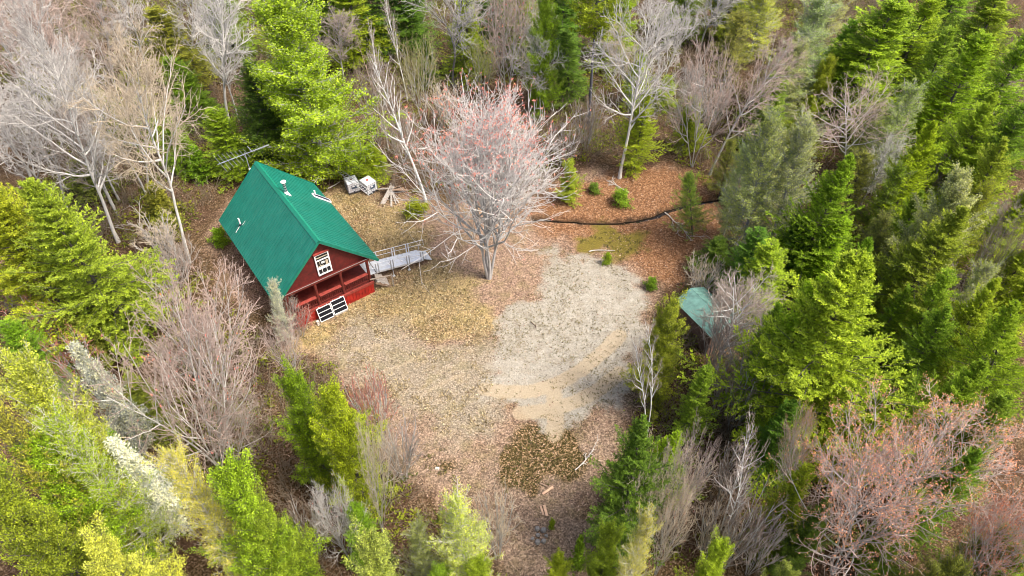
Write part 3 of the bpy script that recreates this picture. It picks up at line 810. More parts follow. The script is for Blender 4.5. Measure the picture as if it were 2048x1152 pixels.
nt_ = MB().box((X0 + .022, .02, 4.80), (.01, .24, .17)).build('paper_notice', M_['white'], wn_)
mk = MB()
for k, z_ in enumerate((4.845, 4.80, 4.76)): mk.box((X0 + .029, .02, z_), (.003, .16 - .04 * (k % 2), .016))
mk.build('printed_lines', M_['label'], wn_)
# roof: two ribbed slopes, ridge cap, rake trim
ps = math.atan(TAN)
for sgn in (1, -1):
    dn = Vector((0, sgn * math.cos(ps), -math.sin(ps))); nr = Vector((0, sgn * math.sin(ps), math.cos(ps)))
    M = Matrix((Vector((1, 0, 0)), dn * sgn, nr)).transposed()
    top = Vector((0, 0, ZR))
    mb = MB()
    mb.box(top + dn * (SL / 2) - nr * .035, (2 * L_, SL, .05), M)
    for k in range(37):
        xx = -L_ + .12 + k * (2 * L_ - .24) / 36
        mb.box(top + dn * (SL / 2 + .005) + nr * .003 + Vector((xx, 0, 0)), (.052, SL - .03, .036), M)
    rf = mb.build('roof', M_['roof'], cabin)
    if sgn == 1: roof_right = rf
    else: roof_left = rf
    tr_ = MB()
    for xe in (L_, -L_): tr_.box(top + dn * (SL / 2) - nr * .055 + Vector((xe, 0, 0)), (.05, SL + .02, .19), M)
    tr_.box(top + dn * (SL + .012) - nr * .06, (2 * L_ + .05, .025, .12), M)
    tr_.build('rake_trim', M_['rooftrim'], rf)
    sf = MB().box(top + dn * (SL / 2) - nr * .165 + Vector((L_ - .17, 0, 0)), (.26, SL - .1, .05), M).build('soffit', M_['alud'] if sgn == 1 else M_['redboard'], rf)
    cp = MB().box(top + dn * .11 + nr * .030, (2 * L_ + .05, .24, .022), M).build('ridge_cap', M_['ridge'], rf)
# stove pipe on the right slope near the ridge
b = .47; xa = -1.10; zb = roof_z(b)
ch = MB().rod((xa, b, zb - .05), (xa, b, zb + 1.02), .105, S=14).build('chimney', M_['steel'], roof_right, smooth=False)
for z_ in (.30, .52, .74, .94): MB().rod((xa, b, zb + z_), (xa, b, zb + z_ + .07), .112, S=14).build('band', M_['darksteel'], roof_right)
cpz = zb + 1.06
MB().rod((xa, b, cpz), (xa, b, cpz + .07), .20, .20, 16).rod((xa, b, cpz + .07), (xa, b, cpz + .16), .20, .07, 16).build('chimney_cap', M_['white'], roof_right)
fl = MB()
dn = Vector((0, math.cos(ps), -math.sin(ps))); nr = Vector((0, math.sin(ps), math.cos(ps))); M = Matrix((Vector((1, 0, 0)), dn, nr)).transposed()
fl.box(Vector((xa, b, zb)) + nr * .035 + dn * .08, (.44, .50, .018), M); fl.rod((xa, b, zb), (xa, b, zb + .20), .19, .13, 14)
fl.build('flashing', M_['white'], roof_right)
# vent pipe and narrow navy panel low on the right slope
bv = 3.1; xv = -2.95; zv = roof_z(bv)
MB().rod((xv, bv, zv), (xv, bv, zv + .50), .065, S=10).build('vent_pipe', M_['white'], roof_right)
c0 = Vector((-2.72, 3.42, roof_z(3.42))) + nr * .075
MB().box(c0, (.42, 1.62, .07), M).build('roof_panel', M_['navy'], roof_right)
fm = MB()
for dx, dy, sx, sy in ((.225, 0, .05, 1.72), (-.225, 0, .03, 1.72), (0, .835, .40, .05), (0, -.835, .40, .05)): fm.box(c0 + Vector((dx, 0, 0)) + dn * dy + nr * .003, (sx, sy, .10), M)
fm.build('panel_frame', M_['white'], roof_right)
# left slope vent with its pale flashing strip
dn = Vector((0, -math.cos(ps), -math.sin(ps))); nr = Vector((0, -math.sin(ps), math.cos(ps))); M = Matrix((Vector((1, 0, 0)), -dn, nr)).transposed()
bv = -3.05; xv = -2.9; zv = roof_z(bv)
MB().rod((xv, bv, zv), (xv, bv, zv + .65), .06, S=10).build('vent_pipe', M_['white'], roof_left)
MB().rod((xv, bv, zv), (xv, bv, zv + .12), .11, .09, S=10).build('pipe_boot', M_['darksteel'], roof_left)
MB().box(Vector((xv + .03, bv - .30, roof_z(bv - .30))) + nr * .03, (.06, .55, .02), M).build('flashing', M_['white'], roof_left)
MB().box(Vector((xv + .25, bv + .25, roof_z(bv + .25))) + nr * .03, (.03, .4, .012), M).build('flashing', M_['white'], roof_left)
# porch lamp on the right post
MB().rod((5.1, 2.86, 3.0), (5.1, 2.86, 3.2), .09, .05, 10).build('porch_lamp', M_['steel'], cabin)

def house(p): return Vector((*(HOUSE_C + HD * p[0] + HN * p[1]), p[2]))
# ------------------------------------------------------------------ solar panels leaning on the porch skirting
for k, (b0, b1, lab) in enumerate(((-1.44, -.36, 'white framed solar panel leaning on the red skirting, next to the pale block'), (-.32, .78, 'white framed solar panel leaning on the red skirting, on the ramp side of its twin'))):
    sp = empty('solar_panel', house((5.98, (b0 + b1) / 2, 0)), HOUSE_AZ)
    tag(sp, lab, 'solar panel', 'solar panels leaning on the porch')
    wdt = b1 - b0; Hh = 1.12; tilt = math.atan2(.36, .98)
    uu = Vector((-math.sin(tilt), 0, math.cos(tilt))); nn = Vector((math.cos(tilt), 0, math.sin(tilt)))
    M = Matrix((nn, Vector((0, 1, 0)), uu)).transposed()
    o0 = Vector((0, 0, .03)) + (Vector((0, 0, .12)) if k else Vector((0, 0, .02)))
    MB().box(o0 + uu * Hh / 2, (.03, wdt - .04, Hh - .04), M).build('cell_sheet', M_['cell'], sp)
    f = MB()
    for dz in (.0, .355, .71, 1.08): f.box(o0 + uu * (dz + .02) + nn * .006, (.045, wdt, .05 if dz in (0, 1.08) else .045), M)
    for dy in (-1, 1): f.box(o0 + uu * Hh / 2 + nn * .008 + Vector((0, dy * (wdt / 2 - .022), 0)), (.045, .045, Hh), M)
    for dy in (-.3, .3): f.box(o0 + uu * (Hh + .03) + Vector((0, dy, 0)), (.03, .05, .08), M)
    f.build('frame', M_['white'], sp)
    if k:
        MB().box((0, 0, .055), (.12, wdt - .1, .11)).build('foot_block', M_['greyboard'], sp)
    MB().rod((-.02, 0, .08), o0 + uu * .6 + Vector((-.10, 0, 0)), .02).build('prop', M_['alud'], sp)
bx = empty('concrete_block', house((6.05, -1.68, 0)), HOUSE_AZ + .1)
tag(bx, 'pale hollow block beside the solar panels', 'block')
mb = MB()
for dy in (-.09, .09): mb.box((0, dy, .2), (.2, .03, .4))
for z_ in (.02, .2, .38): mb.box((0, 0, z_), (.2, .15, .04))
mb.build('block', M_['concrete'], bx, .008)

# ------------------------------------------------------------------ aluminium access ramp
ramp = empty('access_ramp', (-10.72, 40.20, 0), R(31.2))
tag(ramp, 'white aluminium access ramp with handrails at the porch end', 'ramp')
LR, WR, Z0, Z1 = 4.0, 1.16, 1.08, .46
zr = lambda x: Z0 + (Z1 - Z0) * x / LR
for k in range(3):
    xa, xb = k * LR / 3 + .015, (k + 1) * LR / 3 - .015
    d = MB()
    for j in range(6): d.bar((xa, -WR / 2 + (j + .5) * WR / 6, zr(xa)), (xb, -WR / 2 + (j + .5) * WR / 6, zr(xb)), WR / 6 - .008, .05)
    d.build('deck_plate', M_['alu'], ramp)
for sy in (-1, 1):
    b = MB()
    b.bar((0, sy * (WR / 2 + .03), Z0 - .02), (LR, sy * (WR / 2 + .03), Z1 - .02), .05, .16)
    b.build('side_beam', M_['alu'], ramp)
    hr = MB(); yy = sy * (WR / 2 + .08)
    hr.rod((-.5, yy, zr(-.4) + .9), (LR + .6, yy, zr(LR + .3) + .88), .024); hr.rod((-.5, yy, zr(-.4) + .5), (LR + .4, yy, zr(LR + .2) + .46), .02)
    hr.rod((LR + .6, yy, zr(LR + .3) + .88), (LR + .6, yy, zr(LR + .3) + .30), .022); hr.rod((LR + .15, yy, zr(LR) + .46), (LR + .15, yy, zr(LR) - .02), .02)
    hr.build('handrail', M_['alu'], ramp)
    for x0 in (.12, 1.33, 2.67, 3.85) if sy < 0 else (.5, 2.0, 3.2):
        for dx in (-.10, .10):
            MB().bar((x0 + dx, yy, zr(x0) - .06), (x0 + dx, yy, zr(x0) + .9), .06, .07).build('rail_post', M_['alu'] if sy > 0 else M_['alud'], ramp)
for x0 in (1.33, 2.67):
    for sy in (-1, 1):
        lg = MB().rod((x0, sy * (WR / 2 + .05), zr(x0)), (x0, sy * (WR / 2 + .05), .03), .028).box((x0, sy * (WR / 2 + .05), .03), (.2, .2, .04)).build('leg', M_['alu'], ramp)
MB().bar((LR + .02, 0, Z1), (LR + .7, 0, .05), WR, .03).build('end_flap', M_['alu'], ramp)
lan = MB()
for j in range(7): lan.box((-.55, -WR / 2 - .10 + (j + .5) * (WR + .5) / 7, Z0 + .005), (1.0, (WR + .5) / 7 - .01, .05))
lan.build('landing', M_['alu'], ramp)
for sx in (-.95, -.15):
    for sy in (-.6, .9): MB().rod((sx, sy, Z0), (sx, sy, 0), .03).build('leg', M_['alu'], ramp)
# wooden steps under the landing
st = empty('wooden_steps', house((5.05, 3.95, 0)), HOUSE_AZ + R(78))
tag(st, 'low grey wooden steps with a leaning post by the porch corner', 'steps')
for k, z_ in enumerate((.28, .58, .86)):
    MB().box((.28 * (1 - k) + .2, 0, z_), (.30, 1.1, .05)).build('tread', M_['greyboard'], st, .005)
for sy in (-.5, .5): MB().bar((.75, sy, .02), (-.35, sy, .84), .05, .2).build('stringer', M_['brownboard'], st)
MB().bar((.95, -.56, 0), (.9, -.56, 1.35), .09, .09).build('newel_post', M_['post'], st)
MB().bar((.9, -.56, 1.22), (-.75, -.6, 1.45), .05, .09).build('handrail', M_['post'], st)

# ------------------------------------------------------------------ television antenna on its mast behind the gable
ant = empty('television_antenna', house((-5.78, -.55, 0)), 0)
tag(ant, 'long white television antenna on a mast behind the back gable', 'antenna')
axd = at(519, 288, 7.9) - at(435, 320, 7.9); yaw = math.atan2(axd[1], axd[0])
ant.rotation_euler = (0, 0, yaw)
mz = 7.85
MB().rod((0, 0, 0), (0, 0, mz + .12), .028).build('mast', M_['alud'], ant)
MB().rod((0, 0, 6.25), (0, 0, 6.5), .08).build('bracket', M_['white'], ant)
MB().bar((-2.15, 0, mz), (1.95, 0, mz), .035, .035).build('boom', M_['alud'], ant)
for k in range(8):
    xx = -1.95 + k * .30; ln = 1.28 - k * .085
    MB().rod((xx, -ln, mz), (xx, ln, mz), .011, S=6).build('element', M_['alud'], ant)
for k in range(16):
    xx = .58 + k * .088
    MB().rod((xx, -.13, mz), (xx, .13, mz), .011, S=6).build('element', M_['alud'], ant)
MB().bar((.45, -.42, mz + .28), (.45, .42, mz + .28), .03, .03).bar((.45, 0, mz), (.45, 0, mz + .28), .03, .03).build('reflector', M_['alud'], ant)

# ------------------------------------------------------------------ two caged water totes and the ladder across them
def tote(cx, cy, rz, cap, lab):
    t = empty('water_tote', (cx, cy, 0), rz)
    tag(t, lab, 'water tank', 'caged water totes behind the cabin')
    MB().box((0, 0, .64), (1.12, 1.0, .94)).build('tank', M_['tank'], t, .06)
    pl = MB()
    for z_ in (.02, .13): pl.box((0, 0, z_), (1.2, 1.06, .03))
    for dx in (-.5, 0, .5):
        for dy in (-.45, 0, .45): pl.box((dx, dy, .075), (.14, .12, .08))
    pl.build('pallet', M_['pallet'], t)
    cg = MB()
    hx, hy = .585, .525
    for z_ in (.2, .42, .64, .86, 1.08):
        for a, b in (((-hx, -hy), (hx, -hy)), ((hx, -hy), (hx, hy)), ((hx, hy), (-hx, hy)), ((-hx, hy), (-hx, -hy))): cg.rod((*a, z_), (*b, z_), .013, S=5)
    for k in range(6):
        f_ = -1 + k * .4
        for sy in (-1, 1): cg.rod((f_ * hx, sy * hy, .15), (f_ * hx, sy * hy, 1.1), .013, S=5)
        for sx in (-1, 1): cg.rod((sx * hx, f_ * hy, .15), (sx * hx, f_ * hy, 1.1), .013, S=5)
    for dx in (-.2, .2): cg.rod((dx, -hy, 1.125), (dx, hy, 1.125), .014, S=5)
    cg.build('cage', M_['alud'], t)
    MB().rod((-.05, 0, 1.11), (-.05, 0, 1.17), .10, .09, 12).build('cap', cap, t)
    MB().box((hx + .02, .05, .72), (.012, .5, .34)).build('plate', M_['label'], t)
    MB().box((.1, -hy - .02, .70), (.55, .012, .34)).build('plate', M_['label'], t)
    MB().box((hx + .028, -.02, .80), (.012, .22, .12)).build('sticker', M_['white'], t)
    MB().rod((hx, 0, .24), (hx + .1, 0, .24), .05, S=8).build('valve', M_['darksteel'], t)
tote(-14.12, 51.22, R(-64), M_['browncap'], 'white caged water tote with a brown cap under the ladder')
tote(-12.66, 51.12, R(-46), M_['redcap'], 'white caged water tote with a red cap beside the scrap wood')
a, b = Vector(at(677, 340, 1.20)), Vector(at(742, 389, 1.20))
lad = empty('ladder', a)
tag(lad, 'long aluminium ladder lying across the two water totes', 'ladder')
e = b - a; LL = e.length; lad.rotation_euler = (0, 0, math.atan2(e.y, e.x))
for sy in (-.2, .2): MB().box((LL / 2, sy, 0), (LL, .035, .085)).build('rail', M_['alu'], lad)
for k in range(15): MB().rod((.18 + k * (LL - .36) / 14, -.19, 0), (.18 + k * (LL - .36) / 14, .19, 0), .02, S=6).build('rung', M_['alu'], lad)

# ------------------------------------------------------------------ scrap wood heap, loose boards, branches, stones
sw = at(784, 388)
rr_ = random.Random(8)
desc = ['broad grey plank standing at the lower edge of the scrap heap', 'long grey plank pointing at the water totes', 'short brown stick on top of the scrap heap', 'grey board leaning away to the woods',
        'narrow pale board hanging down the scrap heap', 'thin grey lath beside the broad plank', 'brown board on the birch side of the scrap heap', 'split grey stick crossing the scrap heap', 'stubby brown board at the back of the scrap heap',
        'thin pale lath at the foot of the scrap heap']
angs = [-115, 165, 60, 100, -85, -70, 20, 140, 40, -60]; lens = [1.5, 2.1, 1.3, 1.5, 1.7, 1.5, 1.4, 1.5, 1.2, 1.4]; wds = [.42, .2, .1, .2, .16, .09, .16, .1, .2, .1]
for k in range(10):
    g = R(angs[k]); L0 = lens[k]; rise = .62 - .035 * k
    c = empty('scrap_board', (sw[0] + math.cos(g) * .08, sw[1] + math.sin(g) * .08, 0))
    p1 = Vector((math.cos(g) * L0, math.sin(g) * L0, .03)); p0 = Vector((-math.cos(g) * .3, -math.sin(g) * .3, rise + .12))
    o = MB().bar(p0, p1, wds[k], .04, (0, 0, 1)).build('scrap_board', M_['greyboard' if k in (0, 1, 3, 4, 5, 9) else 'brownboard'])
    o.location = c.location; bpy.data.objects.remove(c)
    tag(o, desc[k], 'board', 'boards of the scrap wood heap')
for (u0, v0, u1, v1, wd, mat, lab) in ((1088, 1010, 1094, 1032, .16, 'tanboard', 'pale pine board on the dead leaves, on the path side of its pair'), (1081, 1012, 1087, 1030, .12, 'tanboard', 'thinner pine board on the dead leaves beside a wider one'),
                                        (1085, 988, 1106, 974, .14, 'tanboard', 'pale board lying slantwise below the dark mossy patch'), (1080, 966, 1094, 973, .10, 'brownboard', 'short brown board beside the dark mossy patch')):
    p0, p1 = at(u0, v0, .07), at(u1, v1, .07)
    tag(MB().bar(p0, p1, wd, .05).build('board', M_[mat], None, .005), lab, 'board', 'boards on the path')
def limb(u0, v0, u1, v1, r, lab, nb=6, seed=1, z0=.10, z1=.15, ln=1.0, col=(.52, .48, .44)):
    rng = np.random.default_rng(seed)
    p0, p1 = at(u0, v0, z0), at(u1, v1, z1)
    L = np.linalg.norm(p1 - p0)
    P = grow(rng, p0[None], (p1 - p0)[None], np.array([L]), 9, 0, .10)
    P[..., 2] = np.maximum(P[..., 2], r + .03)
    pr = [tubes(P, taper(1, 9, r, r * .4), 6)]
    if nb:
        s, d, t, pi = offshoots(rng, P, nb, .25, .97, R(42), .2)
        P1 = grow(rng, s, d, L * .35 * rng.uniform(.5, 1.2, len(s)) * ln, 5, 0, .15)
        s, d, t, pi = offshoots(rng, P1, 5, .2, 1, R(40), .2)
        P2 = grow(rng, s, d, L * .14 * rng.uniform(.5, 1.2, len(s)) * ln, 4, 0, .15)
        P1[..., 2] = np.maximum(P1[..., 2], .04); P2[..., 2] = np.maximum(P2[..., 2], .04)
        pr += [tubes(P1, taper(len(P1), 5, r * .5, .014), 4), tubes(P2, taper(len(P2), 4, .016, .012), 3)]
    o = mesh_obj('fallen_branch', raw_mesh('fallen_branch', *join(pr), MAT['bark'], smooth=True), None, col)
    tag(o, lab, 'branch', 'fallen branches')
limb(1178, 503, 1226, 489, .05, 'straight pale stick on the mossy ground above the gravel', 0, 3)
limb(1062, 644, 1074, 654, .05, 'short dark stick lying on the pale gravel', 2, 4, col=(.12, .08, .06))
limb(642, 361, 672, 350, .09, 'pale rotten log on the leaves nearest the big cedar', 0, 5)
limb(653, 378, 683, 365, .07, 'pale bent stick on the leaves beside the totes', 1, 6)
limb(375, 528, 255, 425, .08, 'large fallen bare branch at the foot of the crooked pale tree', 9, 7, z1=.9)
limb(282, 585, 240, 520, .06, 'fallen bare branch beside the bright hemlock at the forest edge', 9, 8, z1=.8)
limb(1258, 385, 1215, 360, .05, 'fallen twiggy branch on rust coloured leaves beyond the ditch', 6, 9)
limb(1330, 425, 1390, 470, .05, 'grey branch fallen across the ditch under the small spruce', 7, 10, z1=.4)
limb(1150, 940, 1196, 905, .04, 'thin pale branch lying at the foot of the white birch', 5, 11)
st_ = at(1078, 1072)
sd_ = ['largest grey stone of the small ring on the leaf covered path', 'flat grey stone of the ring nearest the bottom edge', 'round grey stone of the ring on its woods side', 'small dark stone inside the ring', 'angular grey stone of the ring towards the boards',
       'small pale stone of the ring by the birch woods', 'lumpy grey stone closing the ring']
for k in range(7):
    rng = np.random.default_rng(300 + k)
    bm = MB(); n = 7; g = k * .897; rad = .12 + .07 * ((k * 3) % 4) / 3
    vs = []
    for zz_, rr2 in ((0, .9), (.45, 1.0), (.85, .62)):
        for j in range(n): vs.append((math.cos(j * 6.283 / n) * rad * rr2 * rng.uniform(.8, 1.2), math.sin(j * 6.283 / n) * rad * rr2 * rng.uniform(.8, 1.2), rad * zz_ * 1.3))
    fs = [tuple(range(n))[::-1], tuple(range(2 * n, 3 * n))] + [(i * n + j, i * n + (j + 1) % n, (i + 1) * n + (j + 1) % n, (i + 1) * n + j) for i in range(2) for j in range(n)]
    bm.add(vs, fs)
    o = bm.build('stone', M_['stone'], None, .015)
    rd = .42 if k != 3 else .08
    o.location = (st_[0] + math.cos(g) * rd, st_[1] + math.sin(g) * rd, 0)
    tag(o, sd_[k], 'stone', 'stones of the fire ring')
p = at(874, 938)
o = MB().add([(-.16, -.1, 0), (.15, -.12, 0), (.18, .1, 0), (-.12, .13, 0), (-.1, -.06, .15), (.1, -.07, .17), (.1, .06, .16), (-.08, .08, .14)],
             [(0, 3, 2, 1), (4, 5, 6, 7), (0, 1, 5, 4), (1, 2, 6, 5), (2, 3, 7, 6), (3, 0, 4, 7)]).build('stone', M_['concrete'], None, .02)
o.location = (p[0], p[1], 0)
tag(o, 'single pale stone on the brown mossy ground', 'stone')

# ------------------------------------------------------------------ small shed with a green roof
shed = empty('shed', (12.93, 34.02, 0), math.atan2(31.95 - 35.45, 13.59 - 11.57))
sx_, sy_ = 4.04, 2.75
shed.location = (*(np.array([at(1349, 599, 2.4), at(1425, 674, 2.4)]).mean(0)[:2] + np.array([.866, .5]) * sy_ / 2), 0)
tag(shed, 'small shed with a weathered green roof half hidden by the grey birch', 'shed')
MB().box((0, 0, 1.08), (sx_ - .5, sy_ - .5, 2.16)).prism([(-sy_ / 2 + .25, 2.16), (sy_ / 2 - .25, 2.16), (0, 2.72)], -sx_ / 2 + .25, sx_ / 2 - .25).build('wall', M_['shedwall'], shed)
pt = math.atan2(.62, sy_ / 2); sl = math.hypot(.62, sy_ / 2)
for sgn in (1, -1):
    dn = Vector((0, sgn * math.cos(pt), -math.sin(pt))); nr = Vector((0, sgn * math.sin(pt), math.cos(pt))); M = Matrix((Vector((1, 0, 0)), dn * sgn, nr)).transposed()
    mb = MB().box(Vector((0, 0, 2.86)) + dn * sl / 2, (sx_, sl, .05), M)
    for k in range(13): mb.box(Vector((-sx_ / 2 + .12 + k * (sx_ - .24) / 12, 0, 2.86)) + dn * sl / 2 + nr * .03, (.05, sl - .02, .03), M)
    mb.build('roof', M_['shedroof'], shed)
MB().box((sx_ / 2 - .24, 0, 1.0), (.05, .9, 1.9)).build('door', M_['brownboard'], shed)
# ------------------------------------------------------------------ every tree of the photo, one by one
# (kind, foot x or None, foot y, top x, top y, crown half width, colour, label, extra)   measured in photo pixels, turned into metres by stand()
rt_ = random.Random(3)
def stand(kd, bx, by, tx, ty, hw, col, label, **kw):
    VPY = 576 + FPX / math.tan(PITCH)
    if bx is None: bx = 1024 + (tx - 1024) * (VPY - by) / (VPY - ty)
    g = at(bx, by)
    h = height_for(g, ty)
    top = np.array([g[0], g[1], h]); zc = depth(top)
    xt = (tx - 1024) / FPX * zc
    lean = max(-.22, min(.22, math.atan2(xt - g[0], h)))
    mid = np.array([g[0], g[1], h * .5])
    r = hw * depth(mid) / FPX
    z = float(ground_z(np.array([g[0]]), np.array([g[1]]))[0])
    return plant(kd, (g[0], g[1], z - .05), h, r, lean, kw.pop('rz', rt_.uniform(0, 6.28)), TW.get(col) or LF[col] if kd not in EVER else LF[col], label, **kw)
EVER = ('spruce', 'hemlock', 'cedar', 'palecedar', 'pine', 'sapling', 'bush', 'lichen')
PINKB, CORAL, TANB = (.80, .26, .25), (.88, .38, .27), (.52, .30, .15)
# --- woods behind the cabin
stand('bare', 378, 525, 285, 50, 135, 'T', 'crooked pale tree with tan twigs whose limbs reach the cabin roof', bark=BARK_PALE, var=2)
stand('bare', 236, 482, 75, 70, 115, 'W', 'leaning pale bare tree just above the bright hemlock', bark=BARK_PALE, var=0)
stand('bare', 165, 300, 60, -60, 90, 'K', 'thick straight pale trunk in the top corner woods with pinkish twigs', var=1)
stand('bare', 128, 250, -30, -60, 85, 'K', 'grey trunk leaning out over the top corner with pinkish twigs', var=3)
stand('bare', 140, 440, -10, 140, 95, 'W', 'forked grey bare tree above the bright hemlock at the frame edge', var=3)
stand('bare', 460, 258, 378, -90, 85, 'W', 'straight tall grey trunk with mossy foot behind the antenna', bark=BARK_PALE, var=1)
stand('bare', 395, 172, 335, -80, 65, 'W', 'slim grey trunk between two taller bare trees behind the cabin', var=1)
stand('bare', 300, 160, 240, -80, 70, 'W', 'grey bare tree standing behind the tan twigged tree', var=0)
stand('bare', 228, 160, 170, -70, 75, 'K', 'thin dark barked tree with pinkish haze of twigs behind the cabin woods', var=1)
stand('vase', 150, 190, 100, 10, 80, 'B', 'brown haze of fine twigs between the grey trunks of the top corner', var=1)
stand('bare', 60, 350, -70, 110, 80, 'W', 'bare tree cut by the frame edge above the bright hemlock', var=0)
stand('bare', 300, 400, 215, 150, 80, 'T', 'smaller bare tree with tan twigs beside the crooked pale tree', var=3)
stand('spruce', None, 335, 492, 130, 55, 'D', 'dark spruce filling the gap between the antenna and the big cedar')
stand('spruce', None, 350, 430, 215, 45, 'M', 'mossy green young spruce just behind the antenna')
stand('spruce', None, 180, 325, 10, 50, 'O', 'olive spruce behind the slim grey trunks')
stand('spruce', None, 285, 185, 175, 42, 'O', 'olive young fir under the bare trees of the top corner')
stand('sapling', None, 300, 270, 195, 40, 'M', 'low green fir under the tan twigged tree')
stand('spruce', None, 120, 420, -60, 50, 'M', 'green spruce between grey trunks at the top edge')
stand('bush', None, 475, 322, 425, 34, 'O', 'olive bush at the foot of the crooked pale tree')
stand('bush', None, 490, 432, 455, 22, 'M', 'small green bush by the back corner of the cabin eave')
stand('sapling', None, 360, 385, 290, 28, 'M', 'green sapling between the crooked tree and the antenna')
stand('cedar', 655, 352, 560, -20, 108, 'Y', 'big bright yellow green cedar towering behind the cabin', var=0, bark=BARK_GREY)
stand('palecedar', 640, 300, 545, 20, 80, 'Y', 'pale twigged cedar top rising beside the big bright cedar', var=1, bark=BARK_PALE)
stand('spruce', None, 130, 690, -60, 60, 'G', 'green spruce at the top edge right behind the big cedar')
stand('spruce', None, 90, 640, -90, 55, 'D', 'dark spruce at the top edge behind the big cedar')
stand('spruce', None, 110, 748, -80, 55, 'D', 'dark spruce at the top edge between the cedar and the long limbed tree')
stand('pole', 760, 215, 712, 62, 16, 'B', 'broken brown dead pole beside the big cedar', bark=(.34, .25, .19))
stand('birch', 777, 300, 737, 40, 26, 'F', 'very thin white birch with dark twigs between the cedar and the tall birch', var=0)
stand('birch', 852, 405, 772, 95, 52, 'F', 'tall leaning white birch beside the scrap wood heap', var=0)
stand('birch', 815, 200, 772, -30, 24, 'F', 'thin pale stem behind the tall leaning birch', var=0)
stand('vase', None, 250, 830, 70, 55, 'O', 'olive budding young tree behind the tall leaning birch', var=1)
stand('vase', None, 290, 735, 130, 55, 'B', 'brown leafless thicket beside the big cedar', var=1)
stand('vase', None, 330, 795, 215, 55, 'B', 'brown leafless brush around the foot of the thin white birch', var=0)
stand('bare', 908, 172, 872, -70, 110, 'W', 'bare tree with dark trunk and very long grey side limbs at the top edge', bark=(.2, .19, .19), var=2)
stand('spruce', None, 155, 930, -15, 42, 'Y', 'bright yellow green conifer at the top edge above the red maple')
stand('spruce', None, 170, 848, 80, 24, 'D', 'small dark fir under the long limbed tree')
stand('vase', None, 205, 965, 72, 36, 'O', 'olive upright young tree just behind the red maple crown', var=1)
stand('vase', 1012, 195, 1010, -55, 82, 'K', 'bare many branched tree with pinkish tips at the top edge above the red maple', var=0, budcol=PINKB)
stand('cedar', None, 235, 1090, -25, 36, 'G', 'slender bright green cedar behind the red maple on its ditch side', var=2)
stand('bare', 1080, 245, 1095, 60, 65, 'W', 'thin bare tree with long limbs spreading in front of the slender cedar', var=2)
stand('pine', 1177, 246, 1201, -95, 60, 'G', 'tall pine with a dark bare trunk and green top at the frame edge', var=0, bark=(.10, .10, .115))
stand('spruce', None, 120, 1135, -50, 38, 'D', 'dark spruce at the top edge beside the tall pine')
stand('spruce', None, 130, 1245, -60, 42, 'G', 'green spruce at the top edge on the far side of the tall pine')
stand('redmaple', 978, 556, 985, 165, 160, 'H', 'large bare maple with red flower tips in the clearing', budcol=PINKB, bark=(.44, .425, .41))
# --- woods beyond the ditch
stand('bare', 1239, 356, 1325, -20, 105, 'W', 'forked pale bare tree leaning behind the ditch', bark=BARK_PALE, var=0)
stand('bare', 1318, 195, 1346, -10, 50, 'W', 'pair of grey stems behind the forked pale tree', var=3)
stand('bare', 1262, 215, 1215, 40, 45, 'T', 'slender bare tree leaning the other way beside the forked pale tree', var=1)
stand('hemlock', None, 345, 1291, 178, 38, 'G', 'bright green fir beside the trunk of the forked pale tree')
stand('spruce', None, 215, 1282, 105, 25, 'G', 'slim green fir seen through the forked pale tree')
stand('spruce', None, 220, 1337, 150, 24, 'G', 'small green fir under the grey stems')
stand('vase', 1384, 332, 1422, 45, 85, 'K', 'wide bare tree with pinkish twigs above the rust coloured slope', var=2)
stand('bare', 1420, 348, 1532, 65, 92, 'K', 'wide grey bare tree next to the pale cedars beyond the ditch', var=4)
stand('bare', None, 100, 1432, -60, 60, 'W', 'bare tree at the top edge above the wide pinkish tree', var=1)
stand('palecedar', None, 125, 1537, -30, 52, 'Y', 'yellowish thin cedar at the top edge', bark=BARK_GREY)
stand('palecedar', None, 235, 1645, -15, 72, 'P', 'broad pale cedar at the top edge beside the tiered fir', bark=BARK_GREY)
stand('palecedar', None, 270, 1605, 75, 50, 'P', 'pale greenish cedar below the broad one at the top edge', bark=BARK_GREY)
stand('palecedar', None, 130, 1690, -50, 50, 'P', 'pale cedar cut by the top edge next to the tiered fir', bark=BARK_GREY)
stand('spruce', None, 250, 1768, -5, 76, 'G', 'large bright fir with tiered branches near the top edge')
stand('spruce', None, 235, 1716, 45, 42, 'M', 'dark fir against the side of the large tiered fir')
stand('spruce', None, 205, 1870, -35, 52, 'G', 'dark green fir with tiered branches cut by the top edge')
stand('spruce', None, 335, 1966, 62, 62, 'G', 'tall bright tiered fir standing apart in the top corner')
stand('spruce', None, 225, 2012, -25, 66, 'G', 'mid green fir in the very top corner')
stand('spruce', None, 130, 1932, -45, 50, 'M', 'dark fir at the top edge beside the top corner')
stand('spruce', None, 310, 2058, 60, 52, 'G', 'green fir cut by the frame edge under the top corner')
stand('cedar', None, 265, 1664, 112, 30, 'Y', 'small yellow green cedar behind the pink twigged spreading tree')
stand('spreading', 1690, 378, 1705, 138, 110, 'K', 'wide spreading pale tree with pinkish twig ends among the conifers', bark=BARK_PALE, budcol=PINKB)
stand('palecedar', None, 240, 1882, 118, 26, 'L', 'grey lichen covered cedar top between two tiered firs', bark=BARK_PALE)
stand('spruce', None, 325, 1902, 152, 40, 'G', 'narrow bright fir below the lichen covered cedar')
stand('palecedar', None, 385, 1836, 160, 52, 'P', 'pale olive cedar beside the wide spreading tree', bark=BARK_GREY)
stand('brush', None, 330, 1935, 235, 45, 'B', 'brown leafless brush below the narrow bright fir')
stand('brush', None, 420, 1925, 300, 55, 'B', 'grey brown brush in the gap above the pale yellow cedar')
stand('vase', None, 260, 2040, 130, 40, 'K', 'pinkish bare tree cut by the frame edge below the top corner firs', var=1)
